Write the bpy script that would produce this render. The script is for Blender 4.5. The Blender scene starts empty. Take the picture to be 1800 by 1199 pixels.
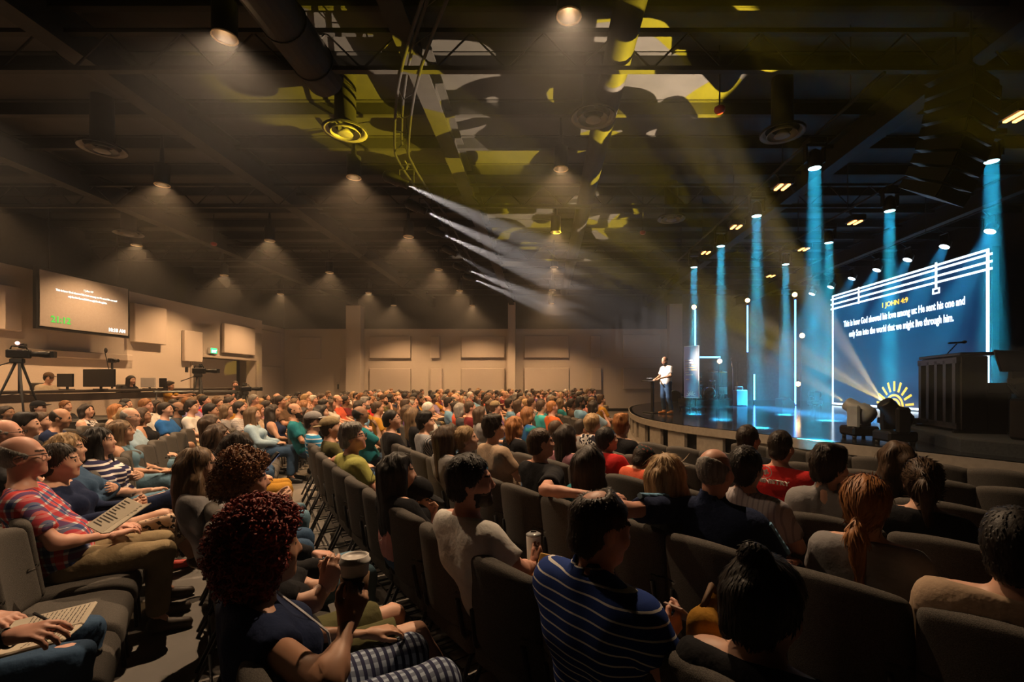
import bpy, bmesh, math, random
import numpy as np
from mathutils import Vector, Matrix
PI = math.pi
R = math.radians
C = bpy.context.scene.collection
sc = bpy.context.scene

# ------------------------------------------------------------------ camera, world, exposure
# The camera stands in the aisle of the left rear rows, 1.65 m above the floor; +Y runs down the hall,
# +X towards the stage.
cam_d = bpy.data.cameras.new('camera'); cam = bpy.data.objects.new('camera', cam_d); C.objects.link(cam)
cam.location = (0, 0, 1.65); cam.rotation_euler = (PI/2, 0, 0)
cam_d.sensor_width = 36; cam_d.lens = 840/1800*36
cam_d.shift_x = -55/1800; cam_d.shift_y = 74.5/1800
cam_d.clip_start = 0.05
sc.camera = cam
w = bpy.data.worlds.new('world'); sc.world = w; w.use_nodes = True
w.node_tree.nodes['Background'].inputs[0].default_value = (0, 0, 0, 1)
sc.view_settings.view_transform = 'Standard'; sc.view_settings.look = 'None'
sc.view_settings.exposure = 0.0; sc.view_settings.gamma = 1; sc.view_settings.use_curve_mapping = False
cy = sc.cycles
cy.use_denoising = True
cy.max_bounces = 5; cy.diffuse_bounces = 2; cy.glossy_bounces = 3; cy.transmission_bounces = 4
cy.volume_bounces = 0; cy.transparent_max_bounces = 12
cy.sample_clamp_indirect = 3.0; cy.sample_clamp_direct = 0
cy.use_light_tree = True
cy.use_adaptive_sampling = True; cy.adaptive_threshold = 0.02
cy.caustics_reflective = False; cy.caustics_refractive = False

def W(px, py, d):                         # a point of the hall seen at a pixel, d metres down the hall
    return Vector(((px-955)/840*d, d, 1.65-(py-674)/840*d))

HAZE_TOP = 0.0054; HAZE_STAGE = 0.0032; HAZE_LOW = 0.0014     # scattering per metre: under the roof, over the stage, over the seats
WARM = (1.0, 0.58, 0.27); NEARW = (1.0, 0.68, 0.41)   # the lamps nearest the camera burn whiter
P_DOWN = 1050.0                            # house downlights (W)
P_WASH = 430.0                         # cyan stage beams
P_PAR = 450.0
P_FRONT = 60000.0
P_GOBO = 44000.0
CYAN = (0.03, 0.55, 0.85)

# ------------------------------------------------------------------ helpers
def link(o, parent=None):
    C.objects.link(o)
    if parent is not None: o.parent = parent
    return o
def tag(o, label=None, cat=None, group=None, kind=None):
    if label: o['label'] = label
    if cat: o['category'] = cat
    if group: o['group'] = group
    if kind: o['kind'] = kind
    return o
def thing(name, label, cat, loc=(0, 0, 0), rz=0, group=None):
    o = bpy.data.objects.new(name, None); link(o)
    o.empty_display_size = .1
    o.location = loc; o.rotation_euler = (0, 0, rz)
    return tag(o, label, cat, group)

MATS = {}
def mat(name, col, rough=.7, metal=0, emit=None, estr=0, spec=.4, alpha=None):
    if name in MATS: return MATS[name]
    m = bpy.data.materials.new(name); m.use_nodes = True
    b = m.node_tree.nodes['Principled BSDF']
    b.inputs['Base Color'].default_value = (*col, 1)
    b.inputs['Roughness'].default_value = rough; b.inputs['Metallic'].default_value = metal
    b.inputs['Specular IOR Level'].default_value = spec
    if emit:
        b.inputs['Emission Color'].default_value = (*emit, 1); b.inputs['Emission Strength'].default_value = estr
    m.diffuse_color = (*col, 1)
    MATS[name] = m
    return m
def nd(m, typ, **kw):
    n = m.node_tree.nodes.new(typ)
    for k, v in kw.items(): setattr(n, k, v)
    return n
def ln(m, a, ao, b, bi): m.node_tree.links.new(a.outputs[ao], b.inputs[bi])
def bsdf(m): return m.node_tree.nodes['Principled BSDF']
def noisy(name, c1, c2, scale=8, rough=.8, bump=.0, stretch=(1, 1, 1), detail=4, spec=.3, metal=0, coord='Object', lo=.3, hi=.7, bscale=None, bdist=.01):
    """two-tone procedural surface with optional fine relief"""
    if name in MATS: return MATS[name]
    m = mat(name, c1, rough, metal, spec=spec); b = bsdf(m)
    tc = nd(m, 'ShaderNodeTexCoord'); mp = nd(m, 'ShaderNodeMapping'); mp.inputs['Scale'].default_value = stretch
    ln(m, tc, coord, mp, 0)
    n = nd(m, 'ShaderNodeTexNoise'); n.inputs['Scale'].default_value = scale; n.inputs['Detail'].default_value = detail
    ln(m, mp, 0, n, 'Vector')
    r = nd(m, 'ShaderNodeValToRGB'); r.color_ramp.elements[0].position = lo; r.color_ramp.elements[1].position = hi
    r.color_ramp.elements[0].color = (*c1, 1); r.color_ramp.elements[1].color = (*c2, 1)
    ln(m, n, 0, r, 0); ln(m, r, 0, b, 'Base Color')
    if bump:
        n2 = n
        if bscale:
            n2 = nd(m, 'ShaderNodeTexNoise'); n2.inputs['Scale'].default_value = bscale; n2.inputs['Detail'].default_value = 3
            ln(m, mp, 0, n2, 'Vector')
        bp = nd(m, 'ShaderNodeBump'); bp.inputs['Strength'].default_value = bump; bp.inputs['Distance'].default_value = bdist
        ln(m, n2, 0, bp, 'Height'); ln(m, bp, 0, b, 'Normal')
    return m

class MB:
    """collects simple solids and builds them as one mesh"""
    def __init__(s): s.v = []; s.f = []; s.sm = []
    def add(s, vs, fs, smooth=False):
        o = len(s.v); s.v += [tuple(v) for v in vs]
        for f in fs: s.f.append([i+o for i in f]); s.sm.append(smooth)
        return s
    def box(s, c, d, rz=0, M=None, bev=0):
        x, y, z = d[0]/2, d[1]/2, d[2]/2
        if bev:
            b = min(bev, x*.9, y*.9, z*.9); vs = []; ix = {}
            for sx in (-1, 1):
                for sy in (-1, 1):
                    for sz in (-1, 1):
                        for a in range(3):
                            p = [sx*x, sy*y, sz*z]
                            for q in range(3):
                                if q != a: p[q] -= (sx, sy, sz)[q]*b
                            ix[(sx, sy, sz, a)] = len(vs); vs.append(p)
            fs = []
            for sx in (-1, 1): fs.append([ix[(sx, *t, 0)] for t in ((-1, -1), (1, -1), (1, 1), (-1, 1))])
            for sy in (-1, 1): fs.append([ix[(t[0], sy, t[1], 1)] for t in ((-1, -1), (-1, 1), (1, 1), (1, -1))])
            for sz in (-1, 1): fs.append([ix[(*t, sz, 2)] for t in ((-1, -1), (1, -1), (1, 1), (-1, 1))])
            for p in (-1, 1):
                for q in (-1, 1):
                    fs.append([ix[(-1, p, q, 1)], ix[(1, p, q, 1)], ix[(1, p, q, 2)], ix[(-1, p, q, 2)]])
                    fs.append([ix[(p, -1, q, 0)], ix[(p, 1, q, 0)], ix[(p, 1, q, 2)], ix[(p, -1, q, 2)]])
                    fs.append([ix[(p, q, -1, 0)], ix[(p, q, 1, 0)], ix[(p, q, 1, 1)], ix[(p, q, -1, 1)]])
            for k in ((a, b2, c2) for a in (-1, 1) for b2 in (-1, 1) for c2 in (-1, 1)):
                fs.append([ix[(*k, 0)], ix[(*k, 1)], ix[(*k, 2)]])
        else:
            vs = [(-x, -y, -z), (x, -y, -z), (x, y, -z), (-x, y, -z), (-x, -y, z), (x, -y, z), (x, y, z), (-x, y, z)]
            fs = [(0, 3, 2, 1), (4, 5, 6, 7), (0, 1, 5, 4), (1, 2, 6, 5), (2, 3, 7, 6), (3, 0, 4, 7)]
        T = M if M is not None else Matrix.Rotation(rz, 3, 'Z')
        c = Vector(c)
        return s.add([c + T @ Vector(v) for v in vs], fs)
    def tube(s, pts, r, n=8, cap=True, radii=None):
        pts = [Vector(p) for p in pts]; rings = []
        t = (pts[1]-pts[0]).normalized()
        u = t.orthogonal().normalized()
        for i, p in enumerate(pts):
            a = pts[max(i-1, 0)]; b = pts[min(i+1, len(pts)-1)]
            t = (b-a).normalized()
            u = (u - t*u.dot(t)).normalized(); v = t.cross(u)
            rr = radii[i] if radii else r
            rings.append([p + (u*math.cos(2*PI*k/n) + v*math.sin(2*PI*k/n))*rr for k in range(n)])
        vs = [v for rg in rings for v in rg]; fs = []
        for i in range(len(pts)-1):
            for k in range(n):
                fs.append((i*n+k, i*n+(k+1) % n, (i+1)*n+(k+1) % n, (i+1)*n+k))
        s.add(vs, fs, n > 5)
        if cap:
            o = len(s.v)-len(vs)
            s.f.append([o+k for k in reversed(range(n))]); s.sm.append(False)
            s.f.append([o+(len(pts)-1)*n+k for k in range(n)]); s.sm.append(False)
        return s
    def lathe(s, prof, c=(0, 0, 0), n=20, M=None, cap=True):
        vs = []; c = Vector(c)
        for (r, z) in prof:
            for k in range(n):
                v = Vector((r*math.cos(2*PI*k/n), r*math.sin(2*PI*k/n), z))
                vs.append(c + (M @ v if M is not None else v))
        fs = []
        for i in range(len(prof)-1):
            for k in range(n): fs.append((i*n+k, i*n+(k+1) % n, (i+1)*n+(k+1) % n, (i+1)*n+k))
        s.add(vs, fs, True)
        if cap:
            o = len(s.v)-len(vs)
            if prof[0][0] > 1e-6: s.f.append([o+k for k in reversed(range(n))]); s.sm.append(False)
            if prof[-1][0] > 1e-6: s.f.append([o+(len(prof)-1)*n+k for k in range(n)]); s.sm.append(False)
        return s
    def prism(s, poly, z0, z1, M=None, c=(0, 0, 0)):
        n = len(poly); c = Vector(c)
        vs = [Vector((p[0], p[1], z)) for z in (z0, z1) for p in poly]
        if M is not None: vs = [M @ v for v in vs]
        vs = [c+v for v in vs]
        fs = [list(reversed(range(n))), [n+i for i in range(n)]]
        for i in range(n): fs.append([i, (i+1) % n, n+(i+1) % n, n+i])
        return s.add(vs, fs)
    def sphere(s, c, r, n=10, sc3=(1, 1, 1), M=None):
        pr = [(r*math.sin(PI*i/n), -r*math.cos(PI*i/n)) for i in range(n+1)]
        pr[0] = (1e-5, -r); pr[-1] = (1e-5, r)
        vs = []; c = Vector(c); m = n*2
        for (a, z) in pr:
            for k in range(m):
                v = Vector((a*math.cos(2*PI*k/m)*sc3[0], a*math.sin(2*PI*k/m)*sc3[1], z*sc3[2]))
                vs.append(c + (M @ v if M is not None else v))
        fs = [(i*m+k, i*m+(k+1) % m, (i+1)*m+(k+1) % m, (i+1)*m+k) for i in range(n) for k in range(m)]
        return s.add(vs, fs, True)
    def mesh(s, name, m):
        me = bpy.data.meshes.new(name); me.from_pydata(s.v, [], s.f)
        for ms in (m if isinstance(m, (list, tuple)) else [m]): me.materials.append(ms)
        me.polygons.foreach_set('use_smooth', s.sm); me.update()
        return me
    def build(s, name, m, parent=None, loc=None, rot=None):
        o = bpy.data.objects.new(name, s.mesh(name, m)); link(o, parent)
        if loc is not None: o.location = loc
        if rot is not None: o.rotation_euler = rot
        return o
def struct(o, label=None, cat=None):
    o['kind'] = 'structure'
    if label: o['label'] = label
    o['category'] = cat or 'structure'
    return o
def look(d):                                # rotation whose -Z points along d
    return Vector(d).to_track_quat('-Z', 'Y').to_euler()
def lens_mat(name, col, s):                 # lit glass that lets the lamp behind it through
    if name in MATS: return MATS[name]
    m = mat(name, (0, 0, 0), .4, emit=col, estr=s); nt = m.node_tree
    e = nd(m, 'ShaderNodeEmission'); e.inputs[0].default_value = (*col, 1); e.inputs[1].default_value = s
    t = nd(m, 'ShaderNodeBsdfTransparent'); x = nd(m, 'ShaderNodeMixShader'); x.inputs[0].default_value = .12
    ln(m, e, 0, x, 1); ln(m, t, 0, x, 2); nt.links.new(x.outputs[0], nt.nodes['Material Output'].inputs['Surface'])
    x.inputs[0].default_value = .5
    return m
def spot(name, loc, d, power, col, ang, blend=.2, rad=.04, parent=None):
    l = bpy.data.lights.new(name, 'SPOT'); l.energy = power; l.color = col; l.spot_size = R(ang); l.spot_blend = blend
    l.shadow_soft_size = rad
    o = bpy.data.objects.new(name, l); link(o, parent); o.location = loc; o.rotation_euler = look(d)
    return o
def beam(name, loc, d, power, col, size, spread, parent=None):      # parallel beam leaving a round lens
    l = bpy.data.lights.new(name, 'AREA'); l.shape = 'DISK'; l.size = size; l.spread = R(spread); l.energy = power; l.color = col
    o = bpy.data.objects.new(name, l); link(o, parent); o.location = loc; o.rotation_euler = look(d)
    return o
def copy_tree(o, parent=None):
    c = o.copy(); C.objects.link(c)
    if parent is not None: c.parent = parent
    for ch in o.children: copy_tree(ch, c)
    return c
# ------------------------------------------------------------------ materials of the hall
m_wall = noisy('wall_paint', (.58, .50, .43), (.62, .54, .47), 30, .85, .15, bdist=.004)
m_panel = noisy('acoustic_fabric', (.54, .46, .40), (.58, .50, .44), 60, .95, .3, bdist=.004)
m_black = noisy('black_paint', (.012, .012, .013), (.018, .017, .018), 10, .8)
m_deck = noisy('roof_deck', (.020, .020, .020), (.028, .0275, .027), 3, .75)
m_beam = noisy('beam_paint', (.011, .011, .011), (.016, .0155, .015), 6, .75)
m_upper = noisy('upper_wall_paint', (.014, .013, .012), (.02, .018, .016), 8, .85)
m_bmetal = mat('black_metal', (.010, .010, .011), .65, 0)
m_gloss = mat('black_plastic', (.008, .008, .009), .42, spec=.25)
m_floor = noisy('floor_concrete', (.13, .118, .105), (.19, .172, .155), 2.2, .55, .1, detail=8, bdist=.003)
m_curtain = noisy('black_curtain', (.03, .033, .04), (.045, .05, .06), 6, .9)

# ------------------------------------------------------------------ room shell
def slab(name, c, d, m, label=None, cat=None):
    return struct(MB().box(c, d).build(name, m), label, cat)
slab('floor', (-1, 12, -.1), (36, 40, .2), m_floor, 'grey beige concrete floor under the chair rows', 'floor')
slab('ceiling', (-1, 12, 7.0), (36, 40, .2), m_deck, 'black painted roof deck high above the hall', 'ceiling')
slab('wall_back', (-3.6, 28.65, 2.45), (23.8, .3, 4.9), m_wall, 'beige far wall with acoustic panels behind the audience', 'wall')
slab('trim_1', (-3.6, 28.70, 5.9), (23.8, .2, 2.0), m_upper, 'black painted upper band above the beige far wall', 'wall')
slab('wall_stage', (11.2, 28.65, 3.45), (5.8, .3, 6.9), m_curtain, 'black wall at the far end of the stage', 'wall')
slab('wall_right', (14.2, 12, 3.45), (.3, 40, 6.9), m_black, 'black wall behind the stage screen', 'wall')
slab('wall_rear', (-1, -6.1, 3.45), (34, .3, 6.9), m_black, 'black wall behind the last rows', 'wall')
slab('wall_left_recess', (-15.6, 26.65, 2.45), (.3, 3.7, 4.9), m_wall, 'beige recessed side wall beyond the exit doorway', 'wall')
slab('trim_2', (-16.0, 12, 5.9), (.2, 40, 2.0), m_upper, 'black upper wall above the beige side wall', 'wall')
slab('baseboard_back', (-3.6, 28.47, .08), (23.8, .04, .16), m_black, 'black baseboard along the far wall', 'baseboard')
# side wall with the doorway: opening y 19.7-24.3, up to z 2.75
LX = -14.6
mb = MB()
mb.box((LX-.25, 6.9, 2.45), (.5, 25.8, 4.9)); mb.box((LX-.25, 24.55, 2.45), (.5, .5, 4.9)); mb.box((LX-.25, 22.05, 3.85), (.5, 4.5, 2.1))
struct(mb.build('wall_left', m_wall), 'beige side wall carrying the hanging screen and exit doorway', 'wall')
slab('wall_vestibule', (LX-1.1, 22.05, 1.4), (.2, 4.5, 2.8), m_wall, 'plain wall seen inside the exit doorway', 'wall')
mb = MB(); mb.box((LX+.03, 19.8, 1.4), (.06, .1, 2.8)); mb.box((LX+.03, 24.3, 1.4), (.06, .1, 2.8)); mb.box((LX+.03, 22.05, 2.84), (.06, 4.6, .1))
struct(mb.build('door_1', noisy('door_frame', (.4, .33, .28), (.44, .37, .32), 20, .6)), 'beige frame of the wide exit doorway', 'door')
# pilasters on the far wall
for n, (x, wd, zt) in enumerate(((-11.1, .85, 6.2), (-1.85, .42, 6.4), (7.75, .75, 6.3))):
    slab('pillar_%d' % (n+1), (x, 28.2, zt/2), (wd, .6, zt), m_wall,
         ('broad beige pilaster near the recessed corner', 'slim beige pilaster at the middle of the far wall', 'beige pilaster beside the stage curtain')[n], 'pillar')
# acoustic panels, far wall (pixel rectangles), each a thing that could be lifted off
YB = 28.5
def wpan(x0, x1, y0, y1, label):
    a = W(x0, y1, YB-.1); b = W(x1, y0, YB-.1)
    t = MB().box(((a.x+b.x)/2, YB-.095, (a.z+b.z)/2), (b.x-a.x, .14, b.z-a.z), bev=.02).build('acoustic_panel', m_panel)
    tag(t, label, 'acoustic panel', 'acoustic panels on the far wall')
for r in (
 (527, 564, 593, 631, 'square upper panel nearest the recessed corner of far wall'),
 (599, 617, 593, 631, 'narrow upper panel on near side of the broad pilaster'),
 (599, 617, 648, 689, 'narrow lower panel on near side of the broad pilaster'),
 (650, 722, 591, 630, 'wide upper panel just past the broad pilaster'),
 (650, 722, 648, 689, 'wide lower panel just past the broad pilaster'),
 (757, 773, 591, 630, 'slim upper panel between two wide panels of far wall'),
 (757, 777, 648, 689, 'slim lower panel between two wide panels of far wall'),
 (811, 887, 591, 629, 'wide upper panel just before the slim pilaster'),
 (811, 887, 648, 689, 'wide lower panel just before the slim pilaster'),
 (922, 1000, 590, 629, 'wide upper panel just past the slim pilaster'),
 (922, 1000, 647, 688, 'wide lower panel just past the slim pilaster'),
 (1038, 1056, 590, 629, 'slim upper panel in the dim part of far wall'),
 (1038, 1057, 647, 686, 'slim lower panel above the last seated people'),
 (1095, 1160, 588, 629, 'wide upper panel in haze behind the preacher'),
 (1095, 1160, 647, 684, 'wide lower panel in haze behind the preacher')): wpan(*r)
MB().box((-12.2, YB-.04, 1.45), (.3, .08, .55), bev=.01).build('thermostat', mat('beige_plastic', (.5, .42, .35), .5))
tag(bpy.data.objects['thermostat'], 'small beige wall box with dark slot on far wall', 'wall box')
o = MB().box((-12.2, YB-.09, 1.45), (.09, .03, .3)).build('slot', m_gloss, bpy.data.objects['thermostat'])
# acoustic panels, side wall: (y0, y1, z0, z1)
def lpan(x0, x1, ytop, ybot, label, th=.14):
    d0 = LX*840/(x0-955); d1 = LX*840/(x1-955)
    z1 = 1.65+(674-ytop)/840*d0; z0 = 1.65+(674-ybot)/840*d0
    o = MB().box((LX+th/2+.025, (d0+d1)/2, (z0+z1)/2), (th, d1-d0, z1-z0), bev=.02).build('acoustic_panel', m_panel)
    tag(o, label, 'acoustic panel', 'acoustic panels on the side wall')
lpan(-60, 29, 490, 574, 'tall panel on side wall before the hanging screen')
lpan(17, 226, 610, 612+12, 'long low panel under the hanging screen')
lpan(226, 283, 532, 601, 'panel peeking out past the far edge of hanging screen', .2)
lpan(318, 350, 580, 635, 'lower panel on side wall before the exit doorway')
lpan(388, 443, 568, 620, 'square panel above the exit doorway')
for (y0, y1, z0, z1, lb) in ((25.2, 28.0, 3.3, 4.6, 'upper panel in the recess past the doorway'), (25.2, 28.0, .9, 2.6, 'lower panel in the recess past the doorway')):
    tag(MB().box((-15.4, (y0+y1)/2, (z0+z1)/2), (.1, y1-y0, z1-z0), bev=.02).build('acoustic_panel', m_panel), lb, 'acoustic panel', 'acoustic panels on the side wall')
# exit sign
t = thing('exit_sign', 'lit green exit sign above the doorway', 'sign', (LX+.065, 21.0, 3.08))
MB().box((0, 0, 0), (.12, .42, .26), bev=.01).build('housing', mat('sign_white', (.5, .5, .48), .5), t)
MB().box((.065, 0, 0), (.01, .38, .22)).build('face', mat('exit_green', (.0, .3, .08), .5, emit=(.02, .9, .3), estr=1.6), t)
FONT = None
def text(name, body, m, parent, loc, rot, width=None, height=None, bold=0, align='CENTER', ext=.004):
    cu = bpy.data.curves.new(name, 'FONT'); cu.body = body; cu.align_x = align; cu.size = 1; cu.resolution_u = 3; cu.extrude = ext; cu.offset = bold
    o = bpy.data.objects.new(name, cu); link(o, parent); cu.materials.append(m)
    o.location = loc; o.rotation_euler = rot
    bpy.context.view_layer.update()
    d = o.dimensions.copy()
    sx = width/d.x if width else None; sy = height/d.y if height else None
    sx = sx or sy; sy = sy or sx
    o.scale = (sx, sy, 1)
    bpy.context.view_layer.update()
    me = bpy.data.meshes.new_from_object(o.evaluated_get(bpy.context.evaluated_depsgraph_get())); me.name = name   # flat print becomes plain mesh
    o2 = bpy.data.objects.new(name, me); link(o2, parent); o2.location = loc; o2.rotation_euler = rot; o2.scale = (sx, sy, 1)
    bpy.data.objects.remove(o); bpy.data.curves.remove(cu); o2.name = name
    return o2
text('lettering', 'EXIT', mat('exit_white', (.8, .9, .8), .5, emit=(.8, 1, .85), estr=3), t, (.072, -.0, -.07), (PI/2, 0, PI/2), width=.3, bold=.02)

# ------------------------------------------------------------------ roof steel
mb_lab = {-11.1: 'black roof girder over the side rows', -6.6: 'black roof girder between the downlight rows', -1.85: 'black roof girder in line with the slim pilaster', 6.2: 'black roof girder above the stage edge', 11.5: 'black roof girder above the stage back'}
for x, lb in mb_lab.items():
    b = MB(); b.box((x, 12, 6.75), (.3, 40, .03)); b.box((x, 12, 6.5), (.03, 40, .5)); b.box((x, 12, 6.25), (.3, 40, .03))
    tag(struct(b.build('beam', m_beam), lb, 'beam'), lb)
n = 0
for i in range(24):
    y = -2.6+i*1.28
    b = MB(); b.box((-1, y, 6.78), (34, .04, .24)); b.box((-1, y+.04, 6.67), (34, .1, .02)); b.box((-1, y-.04, 6.89), (34, .1, .02))
    o = b.build('purlin', m_beam); struct(o, 'black roof purlin crossing the hall under the deck', 'beam'); o['group'] = 'roof purlins'
# bar joists catching light: webbed trusses across the hall
for i, y in enumerate((3.9, 6.6, 11.7, 16.8, 21.9)):
    t = thing('bar_joist', 'black webbed roof joist crossing the hall, ' + ('nearest the camera', 'second from the camera', 'third from the camera', 'fourth from the camera', 'farthest, near the far wall')[i], 'roof joist', (0, y, 0), 0, 'webbed roof joists')
    b = MB(); b.box((-4, 0, 6.5), (25, .09, .06)); b.build('top_chord', m_beam, t)
    b = MB(); b.box((-4, 0, 5.98), (25, .09, .06)); b.build('bottom_chord', m_beam, t)
    b = MB()
    for k in range(25):
        x = -16.5+k; b.tube([(x, 0, 5.99), (x+.5, 0, 6.49), (x+1, 0, 5.99)], .016, 5)
    o = b.build('web', m_beam, t)
# round duct with seams
t = thing('round_duct', 'black spiral round air duct hanging from the roof', 'duct', (-3.15, 0, 6.05))
MB().tube([(0, -5.9, 0), (0, 6.9, 0)], .27, 20).build('pipe', m_beam, t)
for k in range(17):
    b = MB(); y = -5+k*.72; b.tube([(0, y-.012, 0), (0, y+.012, 0)], .282, 20); b.build('seam', m_beam, t)
t = thing('round_duct', 'black round branch duct over the middle rows', 'duct', (1.05, 0, 6.25))
MB().tube([(0, 3.5, 0), (0, 24, 0)], .2, 16).build('pipe', m_beam, t)
# air diffusers on drop ducts
def diffuser(px, py, label, z=5.95):
    d = 840*(z-1.65)/(674-py); x = (px-955)/840*d
    t = thing('air_diffuser', label, 'air diffuser', (x, d, z), 0, 'round ceiling air diffusers')
    MB().lathe([(.36, .0), (.37, .03), (.30, .07), (.18, .12), (.17, 1.0)], n=24, cap=False).build('collar', m_beam, t)
    MB().lathe([(.345, .005), (.36, -.01), (.30, .03), (.27, .06)], n=24, cap=False).build('outer_ring', mat('diffuser_grey', (.16, .15, .14), .5), t)
    MB().lathe([(.24, -.03), (.25, -.02), (.2, .03), (.16, .06)], n=24, cap=False).build('middle_ring', mat('diffuser_grey', (.16, .15, .14), .5), t)
    MB().lathe([(.0001, -.06), (.11, -.05), (.13, -.04), (.06, .04)], n=24, cap=False).build('cone', mat('diffuser_grey', (.16, .15, .14), .5), t)
for a in ((1043, 207, 'round air diffuser catching yellow pattern light over the middle rows'), (1375, 235, 'round air diffuser above the stage edge'),
          (607, 232, 'round air diffuser half lit yellow beside the round duct'), (180, 262, 'dim round air diffuser over the near side rows'),
          (226, 411, 'dim round air diffuser above the hanging screen'), (1180, 385, 'small dim air diffuser before the stage beams')): diffuser(*a)
# red fire devices hung on drops
for (px, py, lb) in ((1265, 193, 'red fire alarm hanging nearest the stage'), (1130, 409, 'red fire alarm hanging deep over middle rows'), (376, 429, 'red fire alarm hanging over the side rows')):
    z = 5.9; d = 840*(z-1.65)/(674-py); x = (px-955)/840*d
    t = thing('fire_alarm', lb, 'fire alarm', (x, d, z), 0, 'red fire alarms')
    MB().lathe([(.001, -.05), (.06, -.045), (.085, -.01), (.085, .03), (.03, .06)], n=14).build('body', mat('alarm_red', (.35, .02, .02), .35), t)
    MB().tube([(0, 0, .05), (0, 0, 1.05)], .012, 6).build('stem', m_beam, t)

# ------------------------------------------------------------------ house downlights
m_refl = mat('downlight_reflector', (.03, .022, .014), .5, 0)
m_bulb = mat('downlight_bulb', (1, .8, .5), .5, emit=(1, .62, .30), estr=160)
m_rim = mat('downlight_rim', (.8, .62, .4), .4, .3)
def downlight(px=None, py=None, xy=None, label='', p=1.0):
    z = 5.85
    if xy: x, d = xy
    else: d = 840*(z-1.65)/(674-py); x = (px-955)/840*d
    t = thing('downlight', label, 'downlight', (x, d, z), 0, 'house downlights')
    MB().lathe([(.135, 0), (.14, .02), (.14, .42), (.05, .46), (.02, 1.05)], n=18, cap=False).build('can', m_bmetal, t)
    MB().lathe([(.13, .0), (.085, .12), (.06, .18)], n=18, cap=False).build('reflector', m_refl, t)
    MB().lathe([(.14, .01), (.148, -.010), (.136, -.012), (.127, .012)], n=18, cap=False).build('rim', m_rim, t)
    MB().lathe([(.0001, .135), (.04, .14), (.04, .17)], n=8).build('bulb', m_bulb, t)
    spot('lamp', (0, 0, .055), (0, 0, -1), P_DOWN*p*(1.3 if d < 7 else 1.0), NEARW if d < 7 else WARM, 118, .62, .025, t)
ords = ('first', 'second', 'third', 'fourth', 'fifth', 'sixth')
for j, (rn, pts) in enumerate((('in the row over the middle aisle', ((1000, 28), (986, 297), (977, 408), (974, 470), (971, 510), (969, 534))),
        ('in the row left of the front spotlights', ((395, 65), (622, 312), (718, 416), (771, 474), (808, 511), (830, 537))),
        ('in the row over the side block', ((285, 325), (474, 423), (579, 479), (648, 515), (692, 537))),
        ('in the row along the side wall', ((240, 431), (394, 484), (493, 517))))):
    for i, q in enumerate(pts): downlight(q[0], q[1], label='warm downlight, %s from the camera %s' % (ords[i], rn))
downlight(xy=(-8.1, 6.1), label='warm downlight above the near side rows', p=.8)
downlight(xy=(-8.2, 2.0), label='warm downlight above the rearmost side rows', p=.6)
downlight(xy=(-12.3, 10.3), label='warm downlight above the near end of the booth', p=.8)
downlight(xy=(-12.3, 6.3), label='warm downlight before the booth', p=.8)

# ------------------------------------------------------------------ stage
STAGE = 0.71
SC = [(8.4, 26.6), (6.4, 24.6), (4.7, 22.2), (3.6, 19.5), (3.0, 16.6), (2.72, 14.2), (2.75, 12.5), (3.1, 10.8), (3.72, 9.5), (4.35, 8.15), (5.0, 6.9), (5.65, 5.6), (6.3, 4.3), (7.4, 2.4)]
def catmull(P, n):
    out = []; P = [np.array(p, float) for p in P]
    Q = [2*P[0]-P[1]]+P+[2*P[-1]-P[-2]]
    for i in range(1, len(Q)-2):
        for k in range(n):
            t = k/n; a, b, c, d = Q[i-1], Q[i], Q[i+1], Q[i+2]
            out.append(.5*((2*b)+(-a+c)*t+(2*a-5*b+4*c-d)*t*t+(-a+3*b-3*c+d)*t**3))
    out.append(P[-1]); return out
edge = catmull(SC, 8)
m_stage = noisy('stage_gloss_floor', (.010, .013, .017), (.016, .019, .024), 5, .13, .02, bscale=300, spec=.5, bdist=.001)
m_fascia = noisy('fascia_paint', (.17, .15, .13), (.21, .19, .165), 12, .7)
st = thing('stage', 'curved black stage with glossy floor and panelled grey front', 'stage')
poly = [tuple(p) for p in edge]+[(14.0, 2.4), (14.0, 26.6)]
MB().prism(poly, STAGE-.05, STAGE).build('stage_floor', m_stage, st)
# recessed black core behind the fascia panels
def offset(pts, o):
    out = []
    for i, p in enumerate(pts):
        a = pts[max(i-1, 0)]; b = pts[min(i+1, len(pts)-1)]; t = (b-a)/np.linalg.norm(b-a)
        out.append(p+np.array([-t[1], t[0]])*o)       # left of travel = into the stage
    return out
inn = offset(edge, .22)
MB().prism([tuple(p) for p in inn]+[(14.0, 2.4), (14.0, 26.6)], 0, STAGE-.05).build('core', m_black, st)
def ribbon(e, o0, o1, z0, z1, i0, i1):
    a = offset(e, o0)[i0:i1+1]; b = offset(e, o1)[i0:i1+1]
    return MB().prism([tuple(p) for p in a]+[tuple(p) for p in reversed(b)], z0, z1)
ribbon(edge, -.03, .10, STAGE-.16, STAGE-.0, 0, len(edge)-1).build('edge_trim', m_fascia, st)
ribbon(edge, .02, .16, 0, .07, 0, len(edge)-1).build('kick_trim', m_fascia, st)
fine = catmull(SC, 40)
seg = np.cumsum([0]+[np.linalg.norm(fine[i+1]-fine[i]) for i in range(len(fine)-1)])
s = .1; k = 0
while s < seg[-1]-.9:
    i0 = int(np.searchsorted(seg, s)); i1 = int(np.searchsorted(seg, s+.72))
    ids = sorted(set(list(range(i0, i1, 4))+[i1]))
    a = [offset(fine, .0)[i] for i in ids] if False else None
    e = offset(fine, .02); b = offset(fine, .1)
    MB().prism([tuple(e[i]) for i in ids]+[tuple(b[i]) for i in reversed(ids)], .07, STAGE-.16).build('front_panel', m_fascia, st)
    s += 1.12; k += 1
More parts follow.
